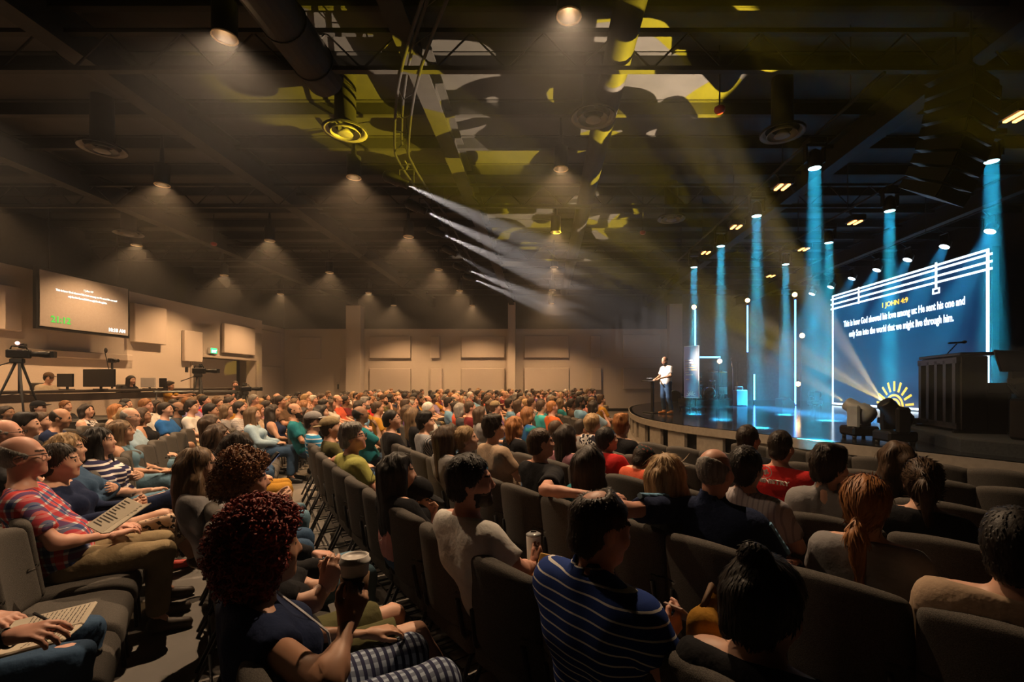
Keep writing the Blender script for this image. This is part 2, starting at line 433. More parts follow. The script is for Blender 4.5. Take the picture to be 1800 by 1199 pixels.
# keyboard riser
t = thing('stage_riser', 'low black carpeted riser under the piano', 'riser', (0, 0, STAGE))
RP = [(5.72, 6.55), (6.65, 9.2), (9.8, 9.2), (9.8, 4.2), (6.9, 4.2)]
MB().prism(RP, .0, .17).build('deck', noisy('riser_top', (.02, .025, .03), (.035, .04, .045), 30, .8), t)
MB().prism([(x*1.0+.0, y) for x, y in RP], .17, .19).build('carpet', noisy('riser_carpet', (.05, .055, .06), (.07, .075, .08), 80, .95), t)

# ------------------------------------------------------------------ stage screen
SX = 12.6; Y0 = 20.8; Y1 = 13.48; SW = Y0-Y1; SZ0 = .74; SZ1 = 5.46
ls = thing('led_wall', 'large dark blue stage screen showing a verse and sun drawing', 'screen', (SX, Y0, SZ0), -PI/2)
# local frame: +x along the screen to its right end, -y towards the hall
def em(name, col, s): return mat(name, (0, 0, 0), .6, emit=col, estr=s)
m_scr = em('screen_blue', (.004, .045, .15), .62)
m_wht = em('screen_white', (.72, .86, 1.0), 2.2)
m_yel = em('screen_yellow', (1.0, .60, .04), 1.35)
MB().box((SW/2, .12, (SZ1-SZ0)/2), (SW+.1, .2, SZ1-SZ0+.1)).build('cabinet', m_gloss, ls)
MB().box((SW/2, .0, (SZ1-SZ0)/2), (SW, .03, SZ1-SZ0)).build('display', m_scr, ls)
H = SZ1-SZ0
b = MB()
for (dz, ex) in ((.0, .0), (.14, .1), (.35, .1), (.55, .1)): b.box((SW/2, -.025, H-.03-dz), (SW+2*ex, .02, .065))
b.build('staff_lines', m_wht, ls)
b = MB(); b.box((.04, -.025, H/2), (.075, .02, H)); b.box((SW-.04, -.025, H/2), (.085, .02, H)); b.box((SW/2, -.025, .04), (SW, .02, .075))
b.build('border_lines', m_wht, ls)
b = MB(); b.box((1.75, -.026, H-.3), (.07, .02, .66)); b.box((5.5, -.026, H-.36), (.07, .02, .85))
for (dx, dz, wx, wz) in ((0, .07, .28, .05), (0, -.07, .28, .05), (-.115, 0, .05, .15), (.115, 0, .05, .15)): b.box((5.5+dx, -.026, H-.85+dz), (wx, .02, wz))
b.build('staff_marks', m_wht, ls)
def arc(b, c, r, th, a0, a1, n=20, y=-.025):
    vs = []
    for k in range(n+1):
        a = a0+(a1-a0)*k/n
        for rr in (r-th/2, r+th/2):
            for dy in (-.01, .01): vs.append((c[0]+rr*math.cos(a), y+dy, c[1]+rr*math.sin(a)))
    fs = []
    for k in range(n):
        o = k*4
        fs += [(o, o+4, o+6, o+2), (o+1, o+3, o+7, o+5), (o+2, o+6, o+7, o+3), (o, o+1, o+5, o+4)]
    b.add(vs, fs)
cx = SW/2+.02
b = MB()
for r in (.10, .25, .40): arc(b, (cx, .09), r, .075, 0, PI)
for k in range(9):
    a = PI*(k+.35)/8.7
    p = Vector((cx+.54*math.cos(a), -.025, .09+.54*math.sin(a))); q = Vector((cx+.9*math.cos(a), -.025, .09+.9*math.sin(a)))
    d = (q-p); M3 = Matrix.Rotation(-a, 3, 'Y'); b.box((p+q)/2, (d.length, .02, .075), M=M3)
b.build('sun_drawing', m_yel, ls)
FR = (PI/2, 0, 0)
text('verse_title', '1 JOHN 4:9', m_yel, ls, (cx+.0, -.03, 3.72), FR, width=1.25, height=.24, bold=.03)
text('verse_text', 'This is how God showed his love among us: He sent his one and', m_wht, ls, (SW/2+.02, -.03, 3.27), FR, width=5.75, height=.34, bold=.022)
text('verse_text', 'only Son into the world that we might live through him.', m_wht, ls, (SW/2+.0, -.03, 2.82), FR, width=5.0, height=.34, bold=.022)

# ------------------------------------------------------------------ hanging screen on the side wall
D0 = -LX*840/891*1.0; D1 = -LX*840/727
tv = thing('wall_screen', 'wide grey projection screen with clock, hung on the side wall', 'screen', (LX+.62, D0, 3.15), PI/2)
f_ = (LX+.62)/LX
D0 = -(LX+.62)*840/891; D1 = -(LX+.62)*840/727
z0 = 1.65+(674-577)/840*D0; z1 = 1.65+(674-467)/840*D0
tv.location = (LX+.62, D0, z0); TW = D1-D0; TH = z1-z0
# local: +x along +Y (to the far end), -y towards the hall (+X)
MB().box((TW/2, .06, TH/2), (TW, .1, TH), bev=.01).build('frame', m_gloss, tv)
MB().box((TW/2+.0, .0, TH/2), (TW-.16, .03, TH-.16)).build('display', noisy('projection_surface', (.33, .29, .27), (.36, .32, .30), 20, .8), tv)
wt = em('clock_white', (1, .95, .85), 1.6)
text('verse_text', '1 John 4:9', wt, tv, (TW*.5, -.02, TH*.74), FR, width=.3, bold=.02)
text('verse_text', 'This is how God showed his love among us: He sent his one and', wt, tv, (TW*.5, -.02, TH*.66), FR, width=TW*.66, height=.08, bold=.03)
text('verse_text', 'only Son into the world that we might live through him.', wt, tv, (TW*.5, -.02, TH*.585), FR, width=TW*.42, height=.08, bold=.03)
text('countdown', '21:12', em('clock_green', (.15, 1, .12), .75), tv, (TW*.22, -.02, TH*.13), FR, width=TW*.19, bold=.025)
text('clock', '10:18 AM', wt, tv, (TW*.83, -.02, TH*.09), FR, width=TW*.2, bold=.025)
for x in (.4, TW-.4): MB().tube([(x, .06, TH), (x, .06, 6.9-z0)], .02, 6).build('drop_pole', m_bmetal, tv)
# ------------------------------------------------------------------ stage lighting rig
def pipe(name, label, pts, r=.025, drops=()):
    t = thing(name, label, 'lighting pipe', pts[0])
    o = Vector(pts[0])
    MB().tube([Vector(p)-o for p in pts], r, 8).build('pipe', m_bmetal, t)
    for p in drops: MB().tube([Vector(p)-o, Vector((p[0], p[1], 6.9))-o], .01, 5).build('hanger', m_bmetal, t)
ZP = 5.75
pipe('lighting_pipe', 'black lighting pipe over the stage front edge', [(4.5, 6.3, ZP), (4.5, 16, ZP)], drops=[(4.5, y, ZP) for y in (7, 9, 11.3, 13.5, 15.6)])
pipe('lighting_pipe', 'black lighting pipe over mid stage', [(7.2, 6.3, ZP), (7.2, 16, ZP)], drops=[(7.2, y, ZP) for y in (7, 9, 11.3, 13.5, 15.6)])
pipe('lighting_pipe', 'black lighting pipe just before the stage screen', [(10.4, 9.5, ZP), (10.4, 19.8, ZP)], drops=[(10.4, y, ZP) for y in (10.3, 13, 16, 18.5)])
m_lens = lens_mat('cyan_lens', (.55, .93, 1.0), 9)
def beam_light(px, py, label, aim=(0, 0, -1), z=5.2, ang=7, p=1.0):
    d = 840*(z-1.65)/(674-py); x = (px-955)/840*d
    t = thing('moving_head_light', label, 'stage light', (x, d, z), 0, 'cyan stage beam lights')
    M3 = Vector((0, 0, 1)).rotation_difference(-Vector(aim)).to_matrix()
    MB().lathe([(.10, .0), (.115, .02), (.115, .1), (.09, .26), (.04, .31)], n=16, M=M3).build('lamp_head', m_gloss, t)
    b = MB(); b.box((-.15, 0, .22), (.025, .09, .26)); b.box((.15, 0, .22), (.025, .09, .26)); b.box((0, 0, .36), (.33, .1, .04)); b.build('yoke', m_gloss, t)
    MB().box((0, 0, .43), (.3, .24, .1), bev=.015).build('base', m_gloss, t)
    MB().tube([(0, 0, .40), (min((4.5, 7.2, 10.4), key=lambda q: abs(q-x))-x, 0, ZP-z)], .02, 6).build('clamp', m_bmetal, t)
    MB().lathe([(.0001, -.004), (.095, -.003), (.098, .006)], n=20, M=M3).build('lens', m_lens, t)
    beam('lamp', Vector(aim)*.012, aim, P_WASH*p, CYAN, .19, ang, t)
for i, a in enumerate(((1432, 296), (1330, 380), (1267, 433), (1220, 470))):
    beam_light(*a, 'cyan beam light over the stage front edge, %s from the camera' % ords[i], p=(1.0, .9, .9, 1.0)[i])
for i, a in enumerate(((1743, 284), (1564, 371), (1457, 427), (1381, 465))):
    beam_light(*a, 'cyan beam light over mid stage, %s from the camera' % ords[i])
def par(px, py, label, z=5.25, aim=(-.45, .0, -.9)):
    d = 840*(z-1.65)/(674-py); x = (px-955)/840*d
    t = thing('par_light', label, 'stage light', (x, d, z), 0, 'back row stage lights')
    aim = Vector(aim).normalized()
    M3 = Vector((0, 0, 1)).rotation_difference(-aim).to_matrix()
    MB().lathe([(.12, .0), (.125, .02), (.12, .16), (.05, .2)], n=16, M=M3).build('lamp_head', m_gloss, t)
    b = MB(); b.box((0, -.14, .2), (.03, .02, .3)); b.box((0, .14, .2), (.03, .02, .3)); b.box((0, 0, .35), (.04, .3, .02)); b.tube([(0, 0, .35), (10.4-x, 0, ZP-z)], .015, 6); b.build('yoke', m_bmetal, t)
    MB().lathe([(.0001, -.004), (.112, -.003), (.115, .006)], n=20, M=M3).build('lens', lens_mat('par_lens', (.72, .9, 1.0), 9), t)
    beam('lamp', aim*.012, aim, P_PAR, (.04, .45, .9), .2, 24, t)
for i, a in enumerate(((1740, 407), (1660, 434), (1595, 457), (1541, 475), (1497, 490), (1460, 505), (1427, 517))):
    par(*a, 'white blue par light over the stage screen, %s from the camera' % (ords+('seventh',))[i])
m_or = em('orange_tube', (1, .34, .08), 7)
def twin(px, py, label, z=5.45):
    d = 840*(z-1.65)/(674-py); x = (px-955)/840*d
    t = thing('twin_tube_light', label, 'stage light', (x, d, z), 0, 'orange twin tube lights')
    MB().box((0, 0, .09), (.34, .34, .14), bev=.02).build('housing', m_gloss, t)
    MB().tube([(0, 0, .12), (min((4.5, 7.2, 10.4), key=lambda q: abs(q-x))-x, 0, ZP-z)], .02, 6).build('clamp', m_bmetal, t)
    for dx in (-.07, .07): MB().box((dx, 0, .012), (.05, .27, .03)).build('tube', m_or, t)
for i, a in enumerate(((1375, 330), (1294, 400), (1241, 445))): twin(*a, 'orange twin tube light over the stage front edge, %s from the camera' % ords[i])
for i, a in enumerate(((1790, 207), (1503, 392), (1413, 439), (1355, 486))): twin(*a, 'orange twin tube light over mid stage, %s from the camera' % ords[i])

# blue neon tubes and warm bulbs at the back of the stage
m_neon = em('blue_neon', (.10, .30, 1.0), 6.5); m_globe = em('warm_globe', (1, .55, .22), 12)
def neon(px, ytop, ybot, d, label, bulb=None):
    a = W(px, ybot, d); b = W(px, ytop, d)
    t = thing('neon_tube', label, 'neon tube', a, 0, 'blue neon tubes')
    MB().tube([(0, 0, 0), (0, 0, b.z-a.z)], .035, 8).build('tube', m_neon, t)
    MB().box((0, .06, (b.z-a.z)/2), (.07, .05, b.z-a.z)).build('channel', m_gloss, t)
    MB().tube([(0, .06, 0), (0, .06, STAGE-a.z)], .02, 6).build('stand', m_gloss, t) if a.z > STAGE+.1 else None
def globe(px, py, d, label):
    p = W(px, py, d)
    t = thing('globe_lamp', label, 'lamp', p, 0, 'warm globe lamps')
    MB().sphere((0, 0, 0), .10, 8).build('globe', m_globe, t)
    MB().lathe([(.05, .0), (.05, .14), (.02, .16)], (0, .06, 0), 10).build('socket', m_gloss, t)
    MB().tube([(0, .1, .1), (0, .1, STAGE-p.z)], .015, 6).build('stand', m_gloss, t)
neon(1222, 545, 668, 21.5, 'tall blue neon tube beside the vertical banner screen'); globe(1220, 540, 21.5, 'warm globe lamp on top of the tube beside the banner screen')
neon(1314, 537, 619, 22.5, 'short blue neon tube hanging high behind the drum kit'); globe(1314, 528, 22.5, 'warm globe lamp above the short hanging neon tube')
neon(1326, 658, 703, 22, 'shortest blue neon tube low beside the pale cabinet')
neon(1398, 527, 711, 20.6, 'tallest blue neon tube standing near the stage screen'); globe(1397, 518, 20.6, 'warm globe lamp on top of the tallest neon tube')
globe(1410, 590, 20.2, 'warm globe lamp halfway up the tallest neon tube'); globe(1403, 675, 20.4, 'warm globe lamp low on the tallest neon tube')
a = W(1222, 628, 21.4); b = W(1266, 628, 21.4)
t = thing('neon_tube', 'blue neon tube lying level above the drum kit', 'neon tube', a, 0, 'blue neon tubes')
MB().tube([(0, 0, 0), (b.x-a.x, 0, 0)], .035, 8).build('tube', m_neon, t)
MB().box(((b.x-a.x)/2, .06, 0), (b.x-a.x, .05, .07)).build('channel', m_gloss, t)
globe(1265, 635, 21.2, 'small warm globe lamp at the end of the level neon tube')

# ------------------------------------------------------------------ front spotlights on their curved bar
FP = []
for (px, py) in ((715, 325), (748, 372), (780, 413), (802, 447), (820, 474), (835, 492)):
    d = 840*(5.55-1.65)/(674-py); FP.append(((px-955)/840*d, d, 5.55))
TB = [(1.4, 1.6), (-.3, 3.8), (-1.75, 6.4), (-2.55, 8.6)]+[(p[0], p[1]) for p in FP]+[(-2.3, 21.0)]
tbc = catmull(TB, 4)
t = thing('lighting_truss', 'black curved truss carrying the white front spotlights', 'truss', (0, 0, 5.95))
for nm, off, dz, r_ in (('rail', -.12, 0, .022), ('rail', .12, 0, .022), ('rail', 0, .22, .022)):
    MB().tube([(p[0], p[1], dz) for p in (offset(tbc, off) if dz == 0 else offset(tbc, off)[:15])], r_, 7).build(nm, m_bmetal, t)
b = MB(); A_, B_ = offset(tbc, -.12), offset(tbc, .12)
for i in range(14):
    b.tube([(A_[i][0], A_[i][1], 0), (tbc[i+1][0], tbc[i+1][1], .22)], .006, 4); b.tube([(B_[i][0], B_[i][1], 0), (tbc[i+1][0], tbc[i+1][1], .22)], .006, 4)
b.build('lacing', m_bmetal, t)
for k in (2, 9, 16, 24, 33): 
    if k < len(tbc): MB().tube([(tbc[k][0], tbc[k][1], .22), (tbc[k][0], tbc[k][1], .9)], .012, 5).build('hanger', m_bmetal, t)
AIM = [(8.6, 10.6, .75), (8.4, 12.6, .75), (9.0, 14.2, .75), (3.75, 14.75, 1.9), (9.5, 16.2, .75), (9, 18, .75)]
for i, p in enumerate(FP):
    t = thing('front_spotlight', 'white front spotlight on the curved truss, %s from the camera' % ords[i], 'stage light', p, 0, 'front spotlights on the curved truss')
    aim = (Vector(AIM[i])-Vector(p)).normalized()
    M3 = Vector((0, 0, 1)).rotation_difference(-aim).to_matrix()
    MB().lathe([(.075, -.02), (.08, .0), (.08, .14), (.11, .18), (.11, .42), (.06, .48)], n=14, M=M3).build('barrel', m_gloss, t)
    b = MB(); b.tube([(-.14, 0, .05), (-.14, 0, .3), (.14, 0, .3), (.14, 0, .05)], .012, 5); b.tube([(0, 0, .3), (0, 0, .42)], .015, 6); b.tube([(-.14, 0, .41), (.14, 0, .41)], .015, 6); b.tube([(0, -.14, .41), (0, .14, .41)], .015, 6); b.build('yoke', m_bmetal, t)
    MB().lathe([(.0001, -.012), (.07, -.012)], n=14, M=M3).build('lens', em('white_lens', (1, .93, .85), 9), t)
    spot('lamp', aim*.03, aim, P_FRONT*(.8, 1.0, 1.1, .15, 1.0, .8)[i], (1, .88, .82), 11, .6, .02, t)

# ------------------------------------------------------------------ pattern (gobo) moving heads on the stage
def gobo(o, seed, scale, dens, yellow=.5):
    """pattern wheel of the fixture: arcs and ovals cut in a disc, half of them with yellow glass"""
    l = o.data; l.use_nodes = True; nt = l.node_tree
    e = nt.nodes['Emission']
    def N(t, **k):
        x = nt.nodes.new(t)
        for a, v in k.items(): setattr(x, a, v)
        return x
    L = nt.links.new
    tc = N('ShaderNodeTexCoord'); sp = N('ShaderNodeSeparateXYZ'); L(tc.outputs['Normal'], sp.inputs[0])
    dx = N('ShaderNodeMath', operation='DIVIDE'); dy = N('ShaderNodeMath', operation='DIVIDE')
    L(sp.outputs[0], dx.inputs[0]); L(sp.outputs[2], dx.inputs[1]); L(sp.outputs[1], dy.inputs[0]); L(sp.outputs[2], dy.inputs[1])
    cb = N('ShaderNodeCombineXYZ'); L(dx.outputs[0], cb.inputs[0]); L(dy.outputs[0], cb.inputs[1]); cb.inputs[2].default_value = seed
    nz = N('ShaderNodeTexNoise'); nz.inputs['Scale'].default_value = scale*.7; nz.inputs['Detail'].default_value = 0; L(cb.outputs[0], nz.inputs['Vector'])
    sb = N('ShaderNodeVectorMath', operation='SUBTRACT'); L(nz.outputs['Color'], sb.inputs[0]); sb.inputs[1].default_value = (.5, .5, .5)
    ms = N('ShaderNodeVectorMath', operation='SCALE'); L(sb.outputs[0], ms.inputs[0]); ms.inputs['Scale'].default_value = .9/scale
    ad = N('ShaderNodeVectorMath', operation='ADD'); L(cb.outputs[0], ad.inputs[0]); L(ms.outputs[0], ad.inputs[1])
    vo = N('ShaderNodeTexVoronoi'); vo.inputs['Scale'].default_value = scale; vo.inputs['Randomness'].default_value = .9; L(ad.outputs[0], vo.inputs['Vector'])
    mu = N('ShaderNodeMath', operation='MULTIPLY'); L(vo.outputs['Distance'], mu.inputs[0]); mu.inputs[1].default_value = 12.0
    si = N('ShaderNodeMath', operation='SINE'); L(mu.outputs[0], si.inputs[0])
    gt = N('ShaderNodeMath', operation='GREATER_THAN'); L(si.outputs[0], gt.inputs[0]); gt.inputs[1].default_value = dens
    # slots across the wheel break the rings into arcs
    n2 = N('ShaderNodeTexNoise'); n2.inputs['Scale'].default_value = scale*1.15; n2.inputs['Detail'].default_value = 0; L(cb.outputs[0], n2.inputs['Vector'])
    g2 = N('ShaderNodeMath', operation='GREATER_THAN'); L(n2.outputs[0], g2.inputs[0]); g2.inputs[1].default_value = .50
    mm = N('ShaderNodeMath', operation='MULTIPLY'); L(gt.outputs[0], mm.inputs[0]); L(g2.outputs[0], mm.inputs[1])
    n3 = N('ShaderNodeTexNoise'); n3.inputs['Scale'].default_value = scale*1.0; n3.inputs['Detail'].default_value = 0
    a3 = N('ShaderNodeVectorMath', operation='ADD'); L(cb.outputs[0], a3.inputs[0]); a3.inputs[1].default_value = (7.3, 2.1, 4.4); L(a3.outputs[0], n3.inputs['Vector'])
    g3 = N('ShaderNodeMath', operation='GREATER_THAN'); L(n3.outputs[0], g3.inputs[0]); g3.inputs[1].default_value = yellow
    mx = N('ShaderNodeMix', data_type='RGBA'); L(g3.outputs[0], mx.inputs[0])
    mx.inputs[6].default_value = (1, .78, .04, 1); mx.inputs[7].default_value = (.80, .64, .46, 1)
    L(mx.outputs[2], e.inputs['Color']); L(mm.outputs[0], e.inputs['Strength'])
def floor_mover(loc, aim, label, lit, rz=0, power=1, ang=30, seed=0., scale=5, dens=-.05):
    t = thing('floor_moving_light', label, 'stage light', loc, 0, None)
    # road-case base, yoke turned to the target, tilted head
    aimv = (Vector(aim)-(Vector(loc)+Vector((0, 0, .47)))).normalized()
    yaw = math.atan2(aimv.y, aimv.x)-PI/2
    b = MB(); b.box((0, 0, .13), (.46, .40, .16), bev=.03); b.build('base', m_gloss, t)
    b = MB(); 
    for sx in (-.17, .17):
        for sy in (-.14, .14): b.lathe([(.03, 0), (.035, .05)], (sx, sy, 0), 8)
    b.build('feet', m_bmetal, t)
    Y = Matrix.Rotation(yaw, 3, 'Z')
    mg = noisy('mover_white', (.30, .32, .33), (.36, .38, .39), 10, .4) if lit == 'white' else m_gloss
    for s in (-1, 1):
        b = MB(); b.box(Y @ Vector((s*.215, 0, .38)), (.075, .20, .40), M=Y, bev=.03); b.build('yoke_arm', mg, t)
    M3 = Vector((0, 0, 1)).rotation_difference(-aimv).to_matrix()
    MB().lathe([(.105, -.24), (.12, -.22), (.125, -.05), (.165, .0), (.17, .18), (.12, .24), (.05, .25)], (0, 0, .47), 18, M3).build('lamp_head', mg, t)
    MB().lathe([(.0001, -.238), (.09, -.238)], (0, 0, .47), 18, M3).build('lens', em('mover_lens', (1, .8, .35), 9), t)
    if power:
        o = spot('lamp', Vector((0, 0, .47))+aimv*.26, aimv, P_GOBO*power, (1, .9, .8), ang, .12, .012, t)
        gobo(o, seed, scale, dens)
    return t
pA = W(1510, 768, 8.25); pA.z = STAGE
def roof(px, py, z=6.6):
    d = 840*(z-1.65)/(674-py); return ((px-955)/840*d, d, z)
floor_mover(pA, roof(985, 402), 'pale moving light on the stage floor throwing a yellow beam', 'white', power=1.0, ang=25, seed=.3, scale=8)
pB = Vector((4.95, 7.75, STAGE)); pB = W(1532, 772, 7.75); pB.z = STAGE
floor_mover(pB+Vector((.12, -.35, 0)), roof(1030, 160), 'black moving light standing before the pale one at stage edge', 'black', power=.68, ang=46, seed=2.7, scale=5)
pC = W(1432, 716, 20.2); pC.z = STAGE
pC2 = W(1432, 695, 20.2)
floor_mover((pC.x, 20.2, STAGE), (-3.0, 22.0, 3.2), 'small far moving light near the bottom of tallest neon tube', 'black', power=.12, ang=13, seed=5.1, scale=8)
# pattern light out of sight on the near stage corner, its picture crosses the near left roof
floor_mover((8.6, 3.2, STAGE), (-6.4, 5.4, 6.6), 'moving light at the near stage corner', 'black', power=.55, ang=34, seed=8.2, scale=4)

# ------------------------------------------------------------------ line array loudspeaker
t = thing('line_array', 'black curved hanging loudspeaker array above the stage edge', 'loudspeaker', W(1690, 165, 6.6))
ang = 0; y = 0; z = 0
bank = Matrix.Rotation(R(28), 3, 'Z')
for k in range(8):
    ang = R(3+k*4.0)
    Mx = bank @ Matrix.Rotation(ang, 3, 'X')
    c = Vector((0, y, z)); cw = bank @ c
    h = .185
    vs = []
    for (xx, yy, zz) in ((-.42, -.28, .085), (.42, -.28, .085), (.42, -.28, -.085), (-.42, -.28, -.085), (-.40, .26, .06), (.40, .26, .06), (.40, .26, -.06), (-.40, .26, -.06)):
        vs.append(cw + Mx @ Vector((xx, yy, zz)))
    b = MB().add(vs, [(0, 1, 2, 3), (7, 6, 5, 4), (0, 4, 5, 1), (1, 5, 6, 2), (2, 6, 7, 3), (3, 7, 4, 0)])
    b.build('cabinet', m_gloss, t)
    MB().box(cw + Mx @ Vector((0, -.29, 0)), (.78, .012, .15), M=Mx).build('grille', m_black, t)
    y += math.sin(ang)*h; z -= math.cos(ang)*h
b = MB(); b.box((0, 0, .16), (.9, .5, .06), M=bank); b.tube([(0, .1, .16), (0, .1, 1.6)], .02, 6); b.tube([(0, -.15, .16), (0, -.15, 1.6)], .02, 6)
b.build('flying_frame', m_bmetal, t)
# second array half hidden beside it
# ------------------------------------------------------------------ things on the stage
# upright piano, its slatted back to the hall
pp = W(1672, 757, 7.9)
t = thing('upright_piano', 'black upright piano with slatted back on the riser', 'piano', (pp.x-.12, 7.75, STAGE+.19), R(-107))
m_piano = mat('piano_black', (.010, .010, .011), .22)
MB().box((0, .0, .60), (1.30, .34, 1.12), bev=.015).build('body', m_piano, t)
MB().box((0, .02, 1.19), (1.36, .42, .05), bev=.01).build('lid', m_piano, t)
MB().box((0, .33, .68), (1.28, .34, .16), bev=.01).build('key_bed', m_piano, t)
for x in (-.56, -.28, 0, .28, .56): MB().box((x, -.195, .60), (.09, .05, 1.02)).build('back_post', m_piano, t)
for z in (.10, 1.1): MB().box((0, -.19, z), (1.28, .06, .09)).build('back_rail', m_piano, t)
for x in (-.6, .6): MB().box((x, .30, .3), (.07, .3, .6)).build('leg', m_piano, t)
for x in (-.62, .62):
    MB().box((x, 0, .02), (.06, .5, .04)).build('foot', m_piano, t)
pz = STAGE+.19+1.215
t = thing('microphone_stand', 'black boom microphone above the piano lid', 'microphone', W(1650, 638, 7.75))
b = MB(); q = W(1682, 604, 7.6)-W(1650, 638, 7.75); b.tube([(0, 0, 0), q], .009, 6); b.lathe([(.05, 0), (.05, .012)], (0, 0, -.02), 10); b.build('boom', m_bmetal, t)
b = MB(); b.tube([q-Vector((.14, 0, -.005)), q+Vector((.08, 0, .02))], .014, 8); b.build('clip', m_bmetal, t)
MB().tube([q+Vector((.08, 0, .02)), q+Vector((.12, 0, .025)), q+Vector((.15, 0, .03))], .026, 8, radii=[.018, .028, .018]).build('microphone', m_gloss, t)
# keyboard on stand with laptop screen behind the piano
kp = W(1842, 757, 6.9)
t = thing('keyboard_stand', 'black keyboard workstation with raised screen behind the piano', 'keyboard', (kp.x, 6.9, STAGE+.19), R(18))
MB().box((0, 0, .79), (1.15, .38, .10), bev=.02).build('keyboard', m_gloss, t)
MB().box((-.52, .12, 1.07), (.75, .03, .32), bev=.01, M=Matrix.Rotation(R(-14), 3, 'X')).build('screen', m_gloss, t)
for s in (-.4, .4): MB().tube([(s, -.25, 0), (s, .25, .74)], .02, 6).tube([(s, .25, 0), (s, -.25, .74)], .02, 6).build('crossed_leg', m_bmetal, t)
b = MB(); b.box((-.4, .1, .87), (.5, .05, .1)); b.tube([(.3, .1, .85), (.34, .12, 1.15), (.1, .12, 1.27)], .015, 6); b.build('arm', m_bmetal, t)
t = thing('amplifier', 'black guitar amplifier behind the keyboard on the riser', 'amplifier', (W(1822, 757, 6.3).x, 6.3, STAGE+.19), R(12))
MB().box((0, 0, .28), (.55, .3, .54), bev=.03).build('cabinet', m_gloss, t)
MB().box((0, -.16, .24), (.47, .02, .4), bev=.01).build('grille', noisy('amp_cloth', (.03, .03, .035), (.05, .05, .055), 120, .9), t)
MB().box((0, -.155, .50), (.47, .02, .05)).build('control_strip', mat('steel', (.3, .32, .34), .35, .8), t)
o = MB().box((W(1580, 738, 8.9).x, 8.9, STAGE+.19+.055), (.62, .3, .11), bev=.015).build('effects_box', m_gloss)
tag(o, 'flat black effects box on the riser edge before the piano', 'equipment box')
o = MB().box((W(1640, 738, 8.9).x+.6, 5.4, STAGE+.19+.02), (.5, .3, .04), bev=.01).build('pedal_board', m_gloss); tag(o, 'thin black pedal board on the riser', 'equipment box')
# lectern
lp = W(1147, 726, 15.2)
t = thing('lectern', 'slim black lectern with a tablet on its tilted top', 'lectern', (lp.x, 15.2, STAGE), R(-62))
MB().box((0, 0, .015), (.5, .42, .03), bev=.01).build('base', m_gloss, t)
MB().box((0, 0, .53), (.10, .07, 1.0), bev=.01).build('post', m_gloss, t)
MB().box((0, 0, 1.06), (.62, .42, .035), bev=.01, M=Matrix.Rotation(R(14), 3, 'X')).build('top', m_gloss, t)
tag(MB().box((lp.x-.03, 15.18, STAGE+1.10), (.27, .2, .015), rz=R(-62), bev=.005).build('tablet', mat('tablet_grey', (.2, .22, .24), .3)), 'grey tablet lying on the black lectern', 'tablet')
# vertical banner screen on a wheeled stand
sp_ = W(1215, 716, 17.0)
t = thing('banner_screen', 'tall framed banner screen on a black wheeled stand', 'sign', (sp_.x, 17.0, STAGE), R(-52))
# face looks along local -y
sw, sh = .62, 1.86
MB().box((0, .03, .42+sh/2), (sw, .06, sh), bev=.01).build('frame', mat('sign_frame', (.62, .6, .56), .5, emit=(.5, .48, .46), estr=.12), t)
MB().box((0, -.006, .42+sh/2), (sw-.05, .02, sh-.05)).build('display', em('sign_blue', (.055, .05, .085), 1.1), t)
b = MB()
for i, (wd, x) in enumerate(((.30, -.06), (.34, -.04), (.18, -.12), (.20, -.1), (.22, -.1), (.14, -.14), (.30, -.05))): b.box((x-.02, -.02, 1.76-i*.085), (wd, .01, .045))
b.box((-.14, -.02, 1.08), (.14, .01, .035))
b.build('text_lines', em('sign_white', (.75, .75, .8), .8), t)
b = MB()
for i, (wd, x) in enumerate(((.2, .12), (.24, .1), (.22, .12))): b.box((x, -.02, 1.59-i*.085), (wd, .01, .045))
b.build('highlight_lines', em('sign_orange', (1, .5, .08), .7), t)
b = MB(); arc(b, (0, .5), .05, .03, 0, PI, 10, -.02); arc(b, (0, .5), .1, .03, 0, PI, 12, -.02)
for k in range(7):
    a = PI*k/6; b.box((.155*math.cos(a), -.02, .5+.155*math.sin(a)), (.06, .01, .02), M=Matrix.Rotation(-a, 3, 'Y'))
b.build('sun_mark', em('sign_white', (.75, .75, .8), .8), t)
for x in (-.12, .12): MB().box((x, .12, .72), (.05, .05, 1.4)).build('post', m_gloss, t)
for x in (-.3, .3):
    MB().box((x, .1, .09), (.05, .7, .05)).build('foot', m_gloss, t)
    for y in (-.22, .42): MB().lathe([(.035, -.015), (.035, .015)], (x, y, .035), 10, Matrix.Rotation(PI/2, 3, 'Y')).build('wheel', m_black, t)
MB().box((0, .1, .1), (.6, .05, .05)).build('cross_bar', m_gloss, t)
# stage monitor wedge, pale cabinet with a small amp head on top
p = W(1371, 717, 20.0)
o = thing('stage_monitor', 'black wedge stage monitor lying before the tallest neon tube', 'loudspeaker', (p.x, 19.6, STAGE))
MB().prism([(-.25, 0), (.25, 0), (.25, .14), (.02, .36), (-.25, .30)], -.32, .32, Matrix.Rotation(PI/2, 3, 'X')).build('cabinet', m_gloss, o)
MB().box((.14, 0, .255), (.30, .56, .012), M=Matrix.Rotation(R(43), 3, 'Y')).build('grille', m_black, o)
p = W(1301, 716, 19.9)
o = thing('amp_cabinet', 'pale blue lit speaker cabinet standing beside the drum kit', 'speaker cabinet', (p.x, 19.9, STAGE), 0)
m_pale = mat('pale_cabinet', (.45, .5, .52), .6)
MB().box((0, 0, .33), (.46, .36, .66), bev=.015).build('cabinet', m_pale, o)
MB().box((0, -.185, .33), (.40, .012, .58)).build('grille', mat('pale_grille', (.36, .42, .44), .8), o)
o = thing('guitar_amplifier', 'small white amplifier head on the pale cabinet', 'amplifier', (p.x-.05, 19.9, STAGE+.66))
